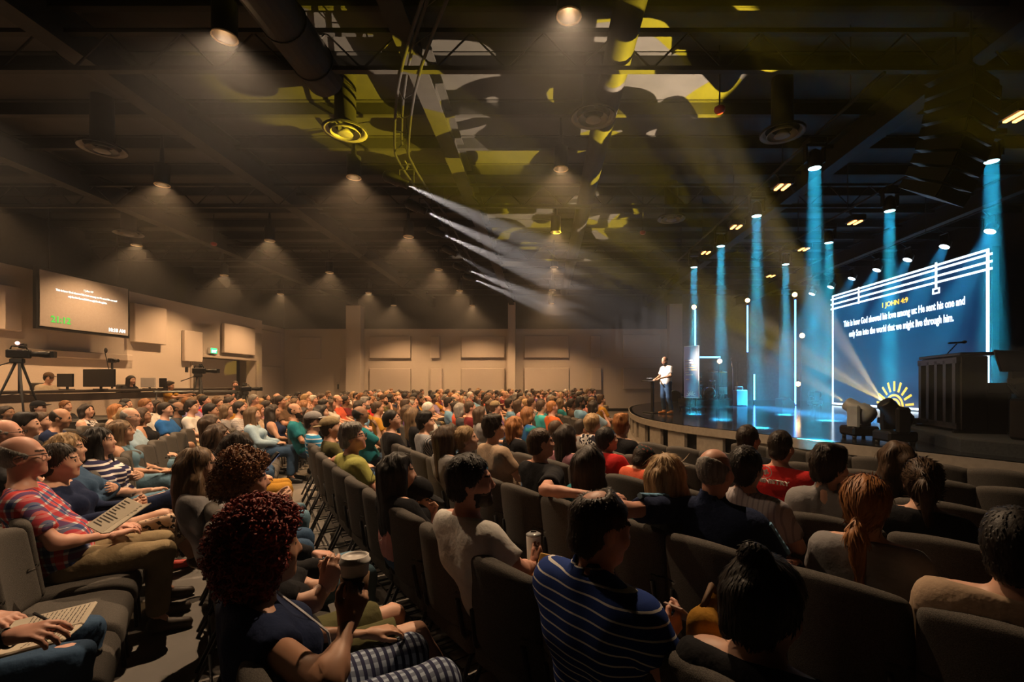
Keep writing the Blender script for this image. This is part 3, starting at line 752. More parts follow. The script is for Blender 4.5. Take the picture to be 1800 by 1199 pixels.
MB().box((0, 0, .075), (.26, .2, .15), bev=.01).build('case', mat('amp_white', (.7, .72, .72), .5), o)
MB().box((0, -.105, .075), (.2, .01, .09)).build('panel', m_gloss, o)
for x in (-.06, 0, .06): MB().lathe([(.015, 0), (.012, .02)], (x, -.11, .075), 8, Matrix.Rotation(PI/2, 3, 'X')).build('knob', mat('steel', (.3, .32, .34), .35, .8), o)
# drum kit
m_chrome = mat('chrome', (.6, .62, .65), .2, 1); m_drum = mat('drum_shell', (.35, .42, .45), .3); m_skin = mat('drum_head', (.7, .7, .68), .5)
m_cym = mat('cymbal_brass', (.55, .25, .10), .3, .9)
dp = W(1250, 705, 22.3)
o = thing('drum_riser', 'low black drum riser at the back of the stage', 'riser', (dp.x, 22.4, STAGE))
MB().box((0, 0, .09), (2.4, 2.2, .18)).build('deck', m_black, o)
MB().box((0, 0, .19), (2.4, 2.2, .02)).build('carpet', noisy('riser_carpet', (.05, .055, .06), (.07, .075, .08), 80, .95), o)
DZ = STAGE+.20
def drum(name, x, y, z, r, h, label, tilt=None, legs=True):
    o = thing(name, label, 'drum', (dp.x+x, 22.3+y, z)); Mt = tilt or Matrix.Identity(3)
    MB().lathe([(r, -h/2), (r, h/2)], (0, 0, 0), 18, Mt).build('shell', m_drum, o)
    MB().lathe([(r+.012, h/2-.02), (r+.012, h/2+.01), (r-.01, h/2+.012)], (0, 0, 0), 18, Mt, False).build('hoop', m_chrome, o)
    MB().lathe([(.0001, h/2+.004), (r-.006, h/2+.004)], (0, 0, 0), 18, Mt).build('drum_head', m_skin, o)
    if legs:
        b = MB()
        for k in range(3):
            a = 2*PI*k/3+.4; e = Vector((math.cos(a)*(r+.05), math.sin(a)*(r+.05), 0)); b.tube([(e.x*.8, e.y*.8, 0), (e.x*1.15, e.y*1.15, DZ-z)], .012, 5)
        b.build('legs', m_chrome, o)
drum('bass_drum', -.25, -.35, DZ+.29, .28, .42, 'bass drum of the kit with pale head facing the hall', Matrix.Rotation(PI/2, 3, 'X'), False)
drum('floor_tom', .5, -.1, DZ+.42, .2, .36, 'floor tom beside the bass drum')
drum('snare_drum', -.55, .1, DZ+.6, .17, .14, 'snare drum behind the bass drum')
drum('rack_tom', -.05, -.3, DZ+.78, .15, .2, 'rack tom above the bass drum', Matrix.Rotation(R(15), 3, 'X'))
for (x, y, z, r, lb) in ((-.75, -.2, 1.05, .22, 'cymbal nearest the banner screen'), (.2, .35, 1.32, .24, 'highest cymbal at the middle of the drum kit'), (.6, .3, 1.3, .25, 'cymbal nearest the pale cabinet'), (-.5, .35, .85, .18, 'low hi-hat cymbal by the snare drum')):
    o = thing('cymbal', 'brass ' + lb, 'cymbal', (dp.x+x, 22.3+y, DZ), 0, 'cymbals of the drum kit')
    Mt = Matrix.Rotation(R(14), 3, 'X')
    MB().lathe([(.0001, .03), (.03, .025), (.05, .008), (r, -.012), (r, -.016), (.04, .0)], (0, 0, z), 20, Mt).build('disc', m_cym, o)
    b = MB(); b.tube([(0, 0, .25), (0, 0, z+.05)], .012, 6)
    for k in range(3):
        a = 2*PI*k/3; b.tube([(0, 0, .45), (.28*math.cos(a), .28*math.sin(a), .01)], .01, 5)
    b.build('stand', m_chrome, o)
glass = bpy.data.materials.new('plexiglass'); glass.use_nodes = True
g = bsdf(glass); g.inputs['Base Color'].default_value = (.9, .96, 1, 1); g.inputs['Transmission Weight'].default_value = 1; g.inputs['Roughness'].default_value = .03; g.inputs['IOR'].default_value = 1.08
o = thing('drum_shield', 'clear plexiglass shield standing around the drum kit', 'drum shield', (dp.x, 22.3, DZ))
for k, (x, y, a) in enumerate(((-1.0, -.55, 55), (-.55, -.9, 20), (.05, -1.0, 0), (.65, -.9, -20), (1.05, -.55, -55))):
    MB().box((x, y, .86), (.60, .012, 1.7), rz=R(-a)).build('pane', glass, o)
# background boxes by the curtain
o = thing('drum_case', 'round pale drum leaning far behind the preacher', 'drum', W(1186, 700, 24.0)+Vector((0, 0, -.0)))
MB().lathe([(.3, -.15), (.3, .15)], (0, 0, .1), 20, Matrix.Rotation(PI/2, 3, 'X')).build('shell', m_drum, o)
MB().lathe([(.0001, .152), (.28, .152)], (0, 0, .1), 20, Matrix.Rotation(PI/2, 3, 'X')).build('drum_head', m_skin, o)
for (x, y, wx, h, lb) in ((6.75, 24.6, .9, .4, 'low black equipment case behind the preacher'), (8.2, 24.4, .7, .5, 'black equipment case behind the banner screen')):
    o = thing('equipment_case', lb, 'case', (x, y, STAGE)); MB().box((0, 0, h/2), (wx, .5, h), bev=.02).build('box', m_gloss, o); MB().box((0, -.255, h*.7), (wx*.9, .015, .03)).build('latch_strip', m_chrome, o)
# microphone stand by the cabinet
p = W(1288, 714, 20.4)
o = thing('microphone_stand', 'thin microphone stand beside the pale cabinet', 'microphone', (p.x, 20.4, STAGE))
b = MB(); b.tube([(0, 0, 0), (0, 0, 1.5), (-.05, 0, 1.9)], .012, 6); b.lathe([(.14, 0), (.14, .02)], n=12); b.build('pole', m_chrome, o)
MB().tube([(-.05, 0, 1.9), (-.07, -.03, 2.02)], .022, 7).build('microphone', m_gloss, o)

# ------------------------------------------------------------------ haze
def haze(c, d, dens, label):
    m = bpy.data.materials.new('haze'); m.use_nodes = True; nt = m.node_tree
    nt.nodes.remove(nt.nodes['Principled BSDF'])
    v = nt.nodes.new('ShaderNodeVolumeScatter'); v.inputs['Density'].default_value = dens; v.inputs['Anisotropy'].default_value = 0.0
    nt.links.new(v.outputs[0], nt.nodes['Material Output'].inputs['Volume'])
    tag(MB().box(c, d).build('haze', m), label, 'haze', kind='stuff')
haze((-6.5, 11.2, 5.56), (18.2, 34.2, 2.66), HAZE_TOP, 'warm haze gathered under the roof over the seats')
haze((-6.0, 11.2, 2.12), (17.2, 34.2, 4.20), HAZE_LOW, 'faint haze over the seated audience')
haze((8.3, 13.0, 3.80), (11.2, 29.0, 6.16), HAZE_STAGE, 'stage haze around the cyan beams')
# ------------------------------------------------------------------ smooth solids (distance fields) for bodies, cloth, hair, cushions
F32 = np.float32
def rotm(yaw=0, pitch=0, roll=0):            # degrees; yaw left +, pitch down +, roll to the right +
    return np.array(Matrix.Rotation(R(yaw), 3, 'Z') @ Matrix.Rotation(R(-pitch), 3, 'X') @ Matrix.Rotation(R(roll), 3, 'Y'))
class SDF:
    def __init__(s): s.p = []
    def cap(s, a, b, ra, rb=None, k=.03, fl=None, clips=None, sub=False):
        s.p.append(('c', np.array(a, float), np.array(b, float), ra, ra if rb is None else rb, k, fl, clips, sub)); return s
    def ell(s, c, r, rot=None, k=.03, clips=None, sub=False):
        s.p.append(('e', np.array(c, float), np.array(r, float), rot, None, k, None, clips, sub)); return s
    def rbox(s, c, h, r, rot=None, k=.0, clips=None):
        s.p.append(('b', np.array(c, float), np.array(h, float), r, rot, k, None, clips, False)); return s
    def bounds(s, q):
        if q[0] == 'c': m = max(q[3], q[4]); return np.minimum(q[1], q[2])-m, np.maximum(q[1], q[2])+m
        if q[0] == 'e': m = max(q[2]) if q[3] is not None else q[2]; return q[1]-m, q[1]+m
        m = np.linalg.norm(q[2])+q[3] if q[4] is not None else q[2]+q[3]
        return q[1]-m, q[1]+m
    def mesh(s, vox, fine=None, clips=(), noise=None):
        add = [q for q in s.p if not q[8]]
        lo = np.min([s.bounds(q)[0] for q in add], 0)-vox*2; hi = np.max([s.bounds(q)[1] for q in add], 0)+vox*2
        ax = []
        for i in range(3):
            if fine:
                (flo, fhi, fv) = fine; a, b = max(lo[i], flo[i]), min(hi[i], fhi[i])
                pts = []
                x = lo[i]
                while x < hi[i]:
                    pts.append(x); x += fv if a-1e-6 <= x < b else vox
                pts.append(x); ax.append(np.array(pts))
            else: ax.append(np.arange(lo[i], hi[i]+vox, vox))
        xs, ys, zs = ax
        F = np.ones((len(xs), len(ys), len(zs)), F32)
        for q in s.p:
            k = max(q[5], 1e-4); l, h = s.bounds(q); mg = k+vox*2.5
            i0, i1 = np.searchsorted(xs, l[0]-mg), np.searchsorted(xs, h[0]+mg)
            j0, j1 = np.searchsorted(ys, l[1]-mg), np.searchsorted(ys, h[1]+mg)
            k0, k1 = np.searchsorted(zs, l[2]-mg), np.searchsorted(zs, h[2]+mg)
            if i1 <= i0 or j1 <= j0 or k1 <= k0: continue
            X = xs[i0:i1, None, None].astype(F32); Y = ys[None, j0:j1, None].astype(F32); Z = zs[None, None, k0:k1].astype(F32)
            c = q[1]; px, py, pz = X-c[0], Y-c[1], Z-c[2]
            if q[0] == 'c':
                ba = q[2]-q[1]; bb = max(float(ba @ ba), 1e-9)
                t = np.clip((px*ba[0]+py*ba[1]+pz*ba[2])/bb, 0, 1)
                dx, dy, dz = px-t*ba[0], py-t*ba[1], pz-t*ba[2]
                if q[6] is not None:
                    n, sc_ = q[6]; dt = dx*n[0]+dy*n[1]+dz*n[2]
                    d = np.sqrt(dx*dx+dy*dy+dz*dz+dt*dt*(sc_*sc_-1))
                else: d = np.sqrt(dx*dx+dy*dy+dz*dz)
                d = d-(q[3]+t*(q[4]-q[3]))
            elif q[0] == 'e':
                r = q[2]
                if q[3] is not None:
                    M = q[3]; ux = px*M[0, 0]+py*M[1, 0]+pz*M[2, 0]; uy = px*M[0, 1]+py*M[1, 1]+pz*M[2, 1]; uz = px*M[0, 2]+py*M[1, 2]+pz*M[2, 2]
                else: ux, uy, uz = px, py, pz
                k0_ = np.sqrt((ux/r[0])**2+(uy/r[1])**2+(uz/r[2])**2); 
                k1_ = np.sqrt((ux/r[0]**2)**2+(uy/r[1]**2)**2+(uz/r[2]**2)**2)+1e-6
                d = k0_*(k0_-1)/k1_
            else:
                if q[4] is not None:
                    M = q[4]; ux = px*M[0, 0]+py*M[1, 0]+pz*M[2, 0]; uy = px*M[0, 1]+py*M[1, 1]+pz*M[2, 1]; uz = px*M[0, 2]+py*M[1, 2]+pz*M[2, 2]
                else: ux, uy, uz = px, py, pz
                ax_, ay_, az_ = np.abs(ux)-q[2][0], np.abs(uy)-q[2][1], np.abs(uz)-q[2][2]
                d = np.sqrt(np.maximum(ax_, 0)**2+np.maximum(ay_, 0)**2+np.maximum(az_, 0)**2)+np.minimum(np.maximum(ax_, np.maximum(ay_, az_)), 0)-q[3]
            if q[7]:
                for (pt, n) in q[7]: d = np.maximum(d, (X-pt[0])*n[0]+(Y-pt[1])*n[1]+(Z-pt[2])*n[2])
            V = F[i0:i1, j0:j1, k0:k1]
            if q[8]:
                hh = np.maximum(k-np.abs(V+d), 0)/k; V[...] = np.maximum(V, -d)+hh*hh*k*.25
            else:
                hh = np.maximum(k-np.abs(V-d), 0)/k; V[...] = np.minimum(V, d)-hh*hh*k*.25
        X = xs[:, None, None].astype(F32); Y = ys[None, :, None].astype(F32); Z = zs[None, None, :].astype(F32)
        if noise: F = F+noise(X, Y, Z).astype(F32)
        for (pt, n) in clips: F = np.maximum(F, ((X-pt[0])*n[0]+(Y-pt[1])*n[1]+(Z-pt[2])*n[2]).astype(F32))
        F[0] = F[-1] = 1; F[:, 0] = F[:, -1] = 1; F[:, :, 0] = F[:, :, -1] = 1
        return nets(F, xs, ys, zs)
CORN = [(i, j, k) for i in (0, 1) for j in (0, 1) for k in (0, 1)]
EDG = [(a, b) for a in range(8) for b in range(a+1, 8) if sum(abs(np.array(CORN[a])-np.array(CORN[b]))) == 1]
def nets(F, xs, ys, zs):
    ins = (F < 0).astype(np.int8)
    c = ins[:-1, :-1, :-1]+ins[1:, :-1, :-1]+ins[:-1, 1:, :-1]+ins[1:, 1:, :-1]+ins[:-1, :-1, 1:]+ins[1:, :-1, 1:]+ins[:-1, 1:, 1:]+ins[1:, 1:, 1:]
    act = (c > 0) & (c < 8)
    I, J, K = np.nonzero(act); n = len(I)
    idx = -np.ones(act.shape, np.int64); idx[I, J, K] = np.arange(n)
    pos = np.zeros((n, 3)); cnt = np.zeros(n)
    fv = [F[I+a, J+b, K+d].astype(float) for a, b, d in CORN]
    cp = [np.stack([xs[I+a], ys[J+b], zs[K+d]], 1) for a, b, d in CORN]
    for a, b in EDG:
        f0, f1 = fv[a], fv[b]; m = (f0 < 0) != (f1 < 0)
        t = f0[m]/(f0[m]-f1[m]); pos[m] += cp[a][m]+t[:, None]*(cp[b][m]-cp[a][m]); cnt[m] += 1
    pos /= cnt[:, None]
    Q = []
    ib = ins.astype(bool)
    for axis in range(3):
        A = np.moveaxis(ib, axis, 0); ID = np.moveaxis(idx, axis, 0)
        d = A[:-1] != A[1:]
        d[:, 0, :] = False; d[:, -1, :] = False; d[:, :, 0] = False; d[:, :, -1] = False
        i, j, k = np.nonzero(d)
        q = np.stack([ID[i, j-1, k-1], ID[i, j, k-1], ID[i, j, k], ID[i, j-1, k]], 1)
        flip = ~A[i, j, k]
        if axis == 1: flip = ~flip
        q[flip] = q[flip][:, ::-1]
        Q.append(q)
    Q = np.concatenate(Q)
    return pos, Q
def fast_mesh(name, v, q, mats, smooth=True, mi=None):
    me = bpy.data.meshes.new(name)
    me.vertices.add(len(v)); me.vertices.foreach_set('co', np.asarray(v, F32).ravel())
    me.loops.add(q.size); me.loops.foreach_set('vertex_index', q.astype(np.int32).ravel())
    me.polygons.add(len(q)); me.polygons.foreach_set('loop_start', np.arange(0, q.size, 4, dtype=np.int32))
    me.polygons.foreach_set('use_smooth', np.full(len(q), smooth))
    for m in mats: me.materials.append(m)
    if mi is not None: me.polygons.foreach_set('material_index', mi.astype(np.int32))
    me.update(calc_edges=True); me.validate()
    return me
def join(parts):
    vs, qs, o = [], [], 0
    for v, q in parts: vs.append(v); qs.append(q+o); o += len(v)
    return np.concatenate(vs), np.concatenate(qs)
def waves(seed, amp, freq, n=4, st=(1, 1, 1)):
    rg = np.random.RandomState(seed); K = rg.normal(size=(n, 3))*freq*np.array(st); P = rg.rand(n)*6.28
    def f(X, Y, Z):
        o = 0
        for i in range(n): o = o+np.sin(K[i, 0]*X+K[i, 1]*Y+K[i, 2]*Z+P[i])
        return o*(amp/n)
    return f

# ------------------------------------------------------------------ people
V3 = lambda *a: np.array(a, float)
def unit(v): v = np.asarray(v, float); return v/np.linalg.norm(v)
def hand(w, d, pn, side, curl=25, vox=.0048, sc_=1.0, spread=1.0, thumb=30):
    """five-fingered hand: w wrist, d direction of the palm, pn palm normal (the side the fingers close to), side +1 right"""
    d = unit(d); pn = unit(pn-d*np.dot(pn, d)); s_ = np.cross(d, pn)*side      # s_: thumb side
    s = SDF(); P = lambda a, b, c: w+(d*a+s_*b+pn*c)*sc_
    for k, b in enumerate((.028, .010, -.010, -.028)): s.cap(P(.005, b*.55, 0), P(.082-.004*abs(k-1), b, 0), .0145*sc_, .0115*sc_, .012)
    s.cap(P(-.03, 0, 0), P(.02, 0, 0), .024*sc_, .022*sc_, .02, fl=(pn, 1.25))
    for k, (b, L) in enumerate(((.029, .070), (.010, .078), (-.010, .072), (-.028, .056))):
        p = P(.085-.004*abs(k-1), b, 0); a = R(curl*(.8+.12*k)); fd = d*math.cos(a)+pn*math.sin(a)+s_*(.10*(1.2-k*.8))*spread
        for j, (f, r) in enumerate(((.44, .0096), (.32, .0088), (.24, .0078))):
            q = p+unit(fd)*L*f*sc_; s.cap(p, q, r*sc_, (r-.0008)*sc_, .005); p = q
            a2 = R(curl*.9); ax = fd; n2 = pn*math.cos(a)-d*math.sin(a)
            a += a2; fd = d*math.cos(a)+pn*math.sin(a)+s_*(.10*(1.2-k*.8))*spread
    t0 = P(.015, .022, .006); a = R(thumb)
    t1 = t0+(d*.034+s_*.026*math.cos(a)+pn*.022*math.sin(a))*sc_; t2 = t1+(d*.028+s_*.008+pn*.016*math.sin(a))*sc_; t3 = t2+(d*.024-s_*.002+pn*.012*math.sin(a))*sc_
    s.cap(t0, t1, .0155*sc_, .012*sc_, .012); s.cap(t1, t2, .0115*sc_, .0105*sc_, .006); s.cap(t2, t3, .0105*sc_, .0085*sc_, .005)
    return s.mesh(vox)

ARMS = {   # elbow, wrist, hand direction, palm normal, curl   (for the right side, x > 0)
 'lap': ((.25, .03, .72), (.10, .27, .625), (-.62, .75, -.1), (0, -.1, -1), 25),
 'thigh': ((.25, .04, .73), (.17, .33, .63), (-.2, .95, -.1), (0, 0, -1), 22),
 'cross': ((.23, .10, .76), (-.05, .20, .80), (-.95, .0, .15), (0, -1, 0), 20),
 'cross_under': ((.23, .08, .74), (-.03, .16, .76), (-.95, -.05, .1), (0, -1, 0), 35),
 'chin': ((.19, .17, .74), (.07, .155, 1.02), (-.3, -.1, .95), (-.3, -1, 0), 50),
 'hold': ((.24, .05, .74), (.10, .31, .74), (-.3, .9, .25), (-.9, -.2, .2), 55),
 'over': ((.47, -.20, .935), (.66, -.17, .935), (.9, .1, -.25), (0, 0, -1), 30),
 'over_bent': ((.42, -.27, .90), (.62, -.18, .93), (.95, .15, -.1), (0, 0, -1), 35),
 'side': ((.25, -.02, .72), (.24, .2, .60), (-.05, .95, -.2), (0, 0, -1), 22),
}
LEGS = {   # hip, knee, ankle, toe
 'std': ((.095, .04, .525), (.135, .46, .535), (.13, .44, .10), (.15, .60, .035)),
 'spread': ((.10, .04, .525), (.22, .46, .535), (.21, .46, .10), (.25, .62, .035)),
 'under': ((.095, .04, .525), (.115, .44, .53), (.11, .26, .10), (.12, .42, .035)),
 'out': ((.095, .04, .525), (.13, .46, .55), (.13, .72, .10), (.16, .87, .06)),
 'over': ((.095, .04, .545), (-.02, .47, .665), (-.14, .62, .30), (-.14, .75, .20)),
 'ankle_on_knee': ((.095, .04, .535), (.36, .36, .60), (-.04, .44, .63), (-.14, .47, .60)),
}
HAIRC = {}
def hair_mat(name, c1, c2, rough=.55, curly=False):
    k = 'hair_'+name
    if k in MATS: return MATS[k]
    m = noisy(k, c1, c2, 60 if not curly else 90, rough, .55, stretch=(1, 1, .10) if not curly else (1, 1, 1), detail=3, bdist=.006, spec=.28)
    return m
HAIRS = {'black': ((.006, .005, .005), (.016, .012, .010)), 'dark': ((.012, .008, .006), (.032, .020, .013)), 'brown': ((.03, .017, .010), (.075, .042, .022)),
 'light_brown': ((.07, .04, .02), (.15, .09, .045)), 'blond': ((.20, .12, .055), (.42, .28, .14)), 'red': ((.13, .012, .006), (.32, .03, .012)), 'auburn': ((.12, .045, .015), (.26, .11, .035)),
 'grey': ((.12, .11, .10), (.26, .24, .22)), 'white': ((.38, .35, .31), (.55, .52, .47)), 'ginger': ((.20, .075, .02), (.36, .15, .05))}
SKINS = {'fair': (.58, .33, .23), 'pink': (.55, .28, .20), 'tan': (.44, .23, .14), 'brown': (.22, .11, .06), 'deep': (.11, .05, .03)}
def skin_mat(n):
    c = SKINS[n]; return noisy('skin_'+n, c, tuple(x*.86 for x in c), 14, .52, .06, detail=3, spec=.4, bdist=.003)
m_dark = mat('brow_dark', (.02, .012, .009), .6)
m_lip = mat('lip', (.36, .13, .10), .5)
def cloth(n, c, rough=.9, var=.82): return noisy('cloth_'+n, c, tuple(x*var for x in c), 9, rough, .5, bscale=24, bdist=.012, spec=.12)

def person_meshes(nm, sex='m', size=1.0, wide=1.0, lean=-10, twist=0, side=0, head=(0, 5, 0), la='lap', ra='lap', ll='std', rl='std', sleeve='short', bottom='long',
                  hair='short', hv=.011, fine=.0075, body_vox=.017, cloth_vox=.015, beard=False, stand=False, seed=0, feet=True, hands=(True, True), collar=False, low=False, hand_vox=.005, belly=0, bald=0, jacket=False, leg_vox=None):
    """returns {part: (verts, quads)} of one figure; origin on the floor under the seat, facing +Y"""
    f = sex == 'f'; k_ = .90 if f else 1.0
    PZ = .54 if not stand else .95
    Ru = np.array(Matrix.Rotation(R(side), 3, 'Y') @ Matrix.Rotation(R(-lean), 3, 'X'))
    Tw = np.array(Matrix.Rotation(R(twist), 3, 'Z'))
    def up(p, tw=1):                                        # upper body point, given for the upright seated figure
        q = V3(*p)-V3(0, 0, .54)
        q = V3(q[0]*wide if abs(q[0]) < .2 else q[0]+(.19*(wide-1))*np.sign(q[0]), q[1], q[2]*size)
        if tw: q = Tw @ q
        return Ru @ q+V3(0, 0, PZ)
    def arm_pt(p): return up(p, 1) if not stand else up(p, 1)
    sh = {1: up((.178*k_, -.065, .975)), -1: up((-.178*k_, -.065, .975))}
    A = {}
    for s_, a in ((1, ra), (-1, la)):
        if isinstance(a, dict):                             # joints given outright in the figure's frame
            A[s_] = (V3(*a['e']), V3(*a['w']), V3(*a['d']), V3(*a['n']), a.get('c', 30)); continue
        e, w_, hd, pn, cu = (ARMS[a] if isinstance(a, str) else a)
        fx = V3(s_, 1, 1)
        E = up(V3(*e)*fx); W_ = up(V3(*w_)*fx)
        A[s_] = (E, W_, Ru @ Tw @ (V3(*hd)*fx), Ru @ Tw @ (V3(*pn)*fx), cu)
    L = {}
    for s_, a in ((1, rl), (-1, ll)):
        if stand: pts = ((.09, 0, .93), (.10, .03, .50), (.11, -.03, .10), (.14, .14, .035)) if a == 'std' else a
        else: pts = LEGS[a] if isinstance(a, str) else a
        L[s_] = [V3(*p)*V3(s_, 1, 1) for p in pts]
    nb = up((0, -.065, 1.03)); HC = up((0, -.02, 1.225)); Rh = Ru @ Tw @ rotm(*head)
    H = lambda x, y, z: HC+Rh @ V3(x, y, z)*(1.0 if not f else .96)
    def torso(s, g, full=True):
        s.cap(up((-.075*k_ if not f else -.085, .01, .565)), up((.075*k_ if not f else .085, .01, .565)), .118+g, k=.06)
        s.cap(up((-.07*k_, -.02+belly*.5, .68)), up((.07*k_, -.02+belly*.5, .68)), .105*k_+g+belly, k=.07)
        s.cap(up((-.085*k_, -.055, .84)), up((.085*k_, -.055, .84)), .112*k_+g, k=.07)
        s.cap(up((-.12*k_, -.07, .955)), up((.12*k_, -.07, .955)), .078+g, k=.06)
        for x in (-1, 1):
            s.ell(up((x*.172*k_, -.068, .968)), V3(.066, .064, .064)*k_+g, k=.05)
            s.cap(up((0, -.075, 1.05)), up((x*.125*k_, -.075, 1.0)), .045+g*.8, .05+g, k=.05)
            if f: s.ell(up((x*.075, .04, .86)), V3(.068, .062, .065)+g, k=.04)
    def arms(s, g, upto=1.0):
        for x in (-1, 1):
            E, W_ = A[x][0], A[x][1]; S0 = sh[x]
            s.cap(S0, E, .053*k_+g, .042*k_+g, k=.03)
            s.cap(E, W_, .043*k_+g, .026*k_+g, k=.02)
            s.ell(E+(W_-E)*.25, V3(.043, .043, .043)*k_+g, k=.03)
    def legs(s, g, shorts=False, grow=0):
        for x in (-1, 1):
            h_, kn, an, to = L[x]
            s.cap(h_, kn, .090*wide+g, .060+g+grow, k=.04)
            s.cap(kn, an, .056+g, .037+g, k=.025)
            s.ell(kn+(an-kn)*.28-unit(np.cross(np.cross(an-kn, to-an), an-kn))*.012, V3(.054, .054, .06)+g, k=.03)
    out = {}
    # --- skin: one continuous body
    b = SDF(); torso(b, 0); arms(b, 0)
    legs(b, -.004)
    b.cap(nb-V3(0, 0, .02), H(0, -.02, -.05), .060*k_, .052*k_, k=.03)
    b.ell(H(0, -.012, .03), V3(.076, .097, .094), Rh, k=.0)
    b.ell(H(0, .028, -.05), V3(.058, .066, .072), Rh, k=.04)
    b.ell(H(0, .072, -.100), V3(.026, .024, .022), Rh, k=.03)
    b.cap(H(-.034, .082, .022), H(.034, .082, .022), .013, k=.02)
    for x in (-1, 1):
        b.ell(H(x*.031, .104, .004), V3(.018, .016, .012), Rh, k=.012, sub=True)
        b.ell(H(x*.042, .062, -.03), V3(.028, .026, .028), Rh, k=.03)
        b.ell(H(x*.031, .083, .003), V3(.0145, .012, .0115), Rh, k=.004)
        b.ell(H(x*.079, -.008, -.008), V3(.012, .024, .034), Rh, k=.012)
        b.ell(H(x*.088, -.004, -.006), V3(.006, .013, .021), Rh, k=.006, sub=True)
    b.cap(H(0, .089, .012), H(0, .110, -.028), .008, .0115, k=.014)
    for x in (-1, 1): b.ell(H(x*.012, .103, -.034), V3(.010, .012, .009), Rh, k=.008)
    b.cap(H(-.018, .088, -.058), H(.018, .088, -.058), .0085, k=.008); b.cap(H(-.016, .086, -.072), H(.016, .086, -.072), .009, k=.008)
    if feet:
        for x in (-1, 1): b.cap(L[x][2], L[x][2]+unit(L[x][3]-L[x][2])*.05, .034, .03, k=.02)
    fl = HC-V3(.125, .15, .16); fh = HC+V3(.125, .16, .16)
    v, q = b.mesh(body_vox, (fl, fh, fine))
    # face colouring by place: brows, eyes, lips
    c = v[q].mean(1); lc = (c-HC) @ Rh/(1.0 if not f else .96)
    mi = np.zeros(len(q), int)
    ax, ay, az = np.abs(lc[:, 0]), lc[:, 1], lc[:, 2]
    front = ay > .06
    mi[front & (ax < .052) & (ax > .014) & (np.abs(az-.027+.10*(ax-.033)**2*40) < .0045)] = 1
    mi[front & (np.hypot(ax-.031, (az-.003)*1.7) < .0125)] = 1
    mi[front & (ax < .022) & (np.abs(az+.065) < .0125) & (ay > .075)] = 2
    mi[(ay > .16) | (ax > .1) | (np.abs(az) > .2)] = 0
    if beard:
        near = (ay < .16) & (ax < .1) & (np.abs(az) < .2); mi[~near] = 0
        mi[near & (ay > .015) & (az < -.045) & (az > -.118) & ((mi != 2) | (ay < .06)) & (ax > .0) & ~((ax < .022) & (np.abs(az+.063) < .01))] = 3
    body = [(v, q)]; mis = [mi]
    for x, on in ((1, hands[1]), (-1, hands[0])):
        if on:
            E, W_, hd, pn, cu = A[x]; hv_, hq = hand(W_+unit(hd)*.0, hd, pn, x, cu, hand_vox, .97*k_)
            body.append((hv_, hq)); mis.append(np.zeros(len(hq), int))
    V, Q = join(body); out['body'] = (V, Q, np.concatenate(mis))
    # --- shirt
    fold = waves(seed+11, .010, 26, 5, (1, 1, .6))
    if sleeve != 'skip':
        s = SDF(); g = .011 if not jacket else .02; torso(s, g)
        for x in (-1, 1):
            E, W_ = A[x][0], A[x][1]; S0 = sh[x]
            if sleeve == 'short':
                cut = S0+(E-S0)*.72; n = unit(E-S0); s.cap(S0, E, .060*k_+g, .060*k_+g, k=.03, clips=[(cut, n)])
            elif sleeve == 'long':
                s.cap(S0, E, .058*k_+g, .048*k_+g, k=.03); s.cap(E, W_, .048*k_+g, .033*k_+g, k=.02, clips=[(W_-unit(W_-E)*.02, unit(W_-E))])
            elif sleeve == 'cap':
                s.cap(S0, E, .058*k_+g, .058*k_+g, k=.03, clips=[(S0+(E-S0)*.34, unit(E-S0))])
        if collar:
            s.cap(nb-V3(0, 0, .015), nb+(H(0, -.02, -.05)-nb)*.45, .078, .070, k=.008)
        cl = [(up((0, 0, .50 if not stand else .50)), -(Ru @ V3(0, 0, 1)))]
        nd_ = unit(H(0, -.02, -.05)-nb+V3(0, -.02, 0))
        if not collar: cl.append((nb+nd_*.030+ (V3(0, 0, 0)), unit(nd_+Ru @ Tw @ V3(0, .42, 0))))
        else: s.cap(nb, H(0, -.02, -.02), .060, .060, k=.006, sub=True)
        if sleeve == 'none':
            for x in (-1, 1): cl.append((up((x*.165*k_, 0, .95)), unit(Ru @ Tw @ V3(x, 0, .12))))
        out['shirt'] = s.mesh(cloth_vox, None, cl, fold)
    # --- trousers / shorts / skirt
    s = SDF(); g = .012
    s.cap(V3(-.08*k_, .01, PZ+.01), V3(.08*k_, .01, PZ+.01), .112+g, k=.05)
    s.cap(up((-.07*k_, -.02+belly*.4, .64), 0), up((.07*k_, -.02+belly*.4, .64), 0), .098*k_+belly*.7, k=.05)
    for x in (-1, 1):
        h_, kn, an, to = L[x]
        if bottom == 'long':
            s.cap(h_, kn, .094*wide+g, .066+g, k=.04); s.cap(kn, an, .064+g, .050+g, k=.02, clips=[(an+unit(kn-an)*.03, unit(an-kn))])
        elif bottom == 'crop':
            s.cap(h_, kn, .094*wide+g, .066+g, k=.04); s.cap(kn, an, .066+g, .062+g, k=.02, clips=[(an+(kn-an)*.55, unit(an-kn))])
        elif bottom == 'shorts':
            s.cap(h_, kn, .098*wide+g, .086+g, k=.04, clips=[(h_+(kn-h_)*.80, unit(kn-h_))])
        elif bottom == 'skirt':
            s.cap(h_, kn, .10+g, .075+g, k=.12); s.cap(kn, an, .075+g, .075+g, k=.12, clips=[(an+(kn-an)*.5, unit(an-kn))])
    out['trousers'] = s.mesh(leg_vox or cloth_vox*1.5, None, [(up((0, 0, .63), 0), Ru @ V3(0, 0, 1))], waves(seed+5, .008, 22, 5))
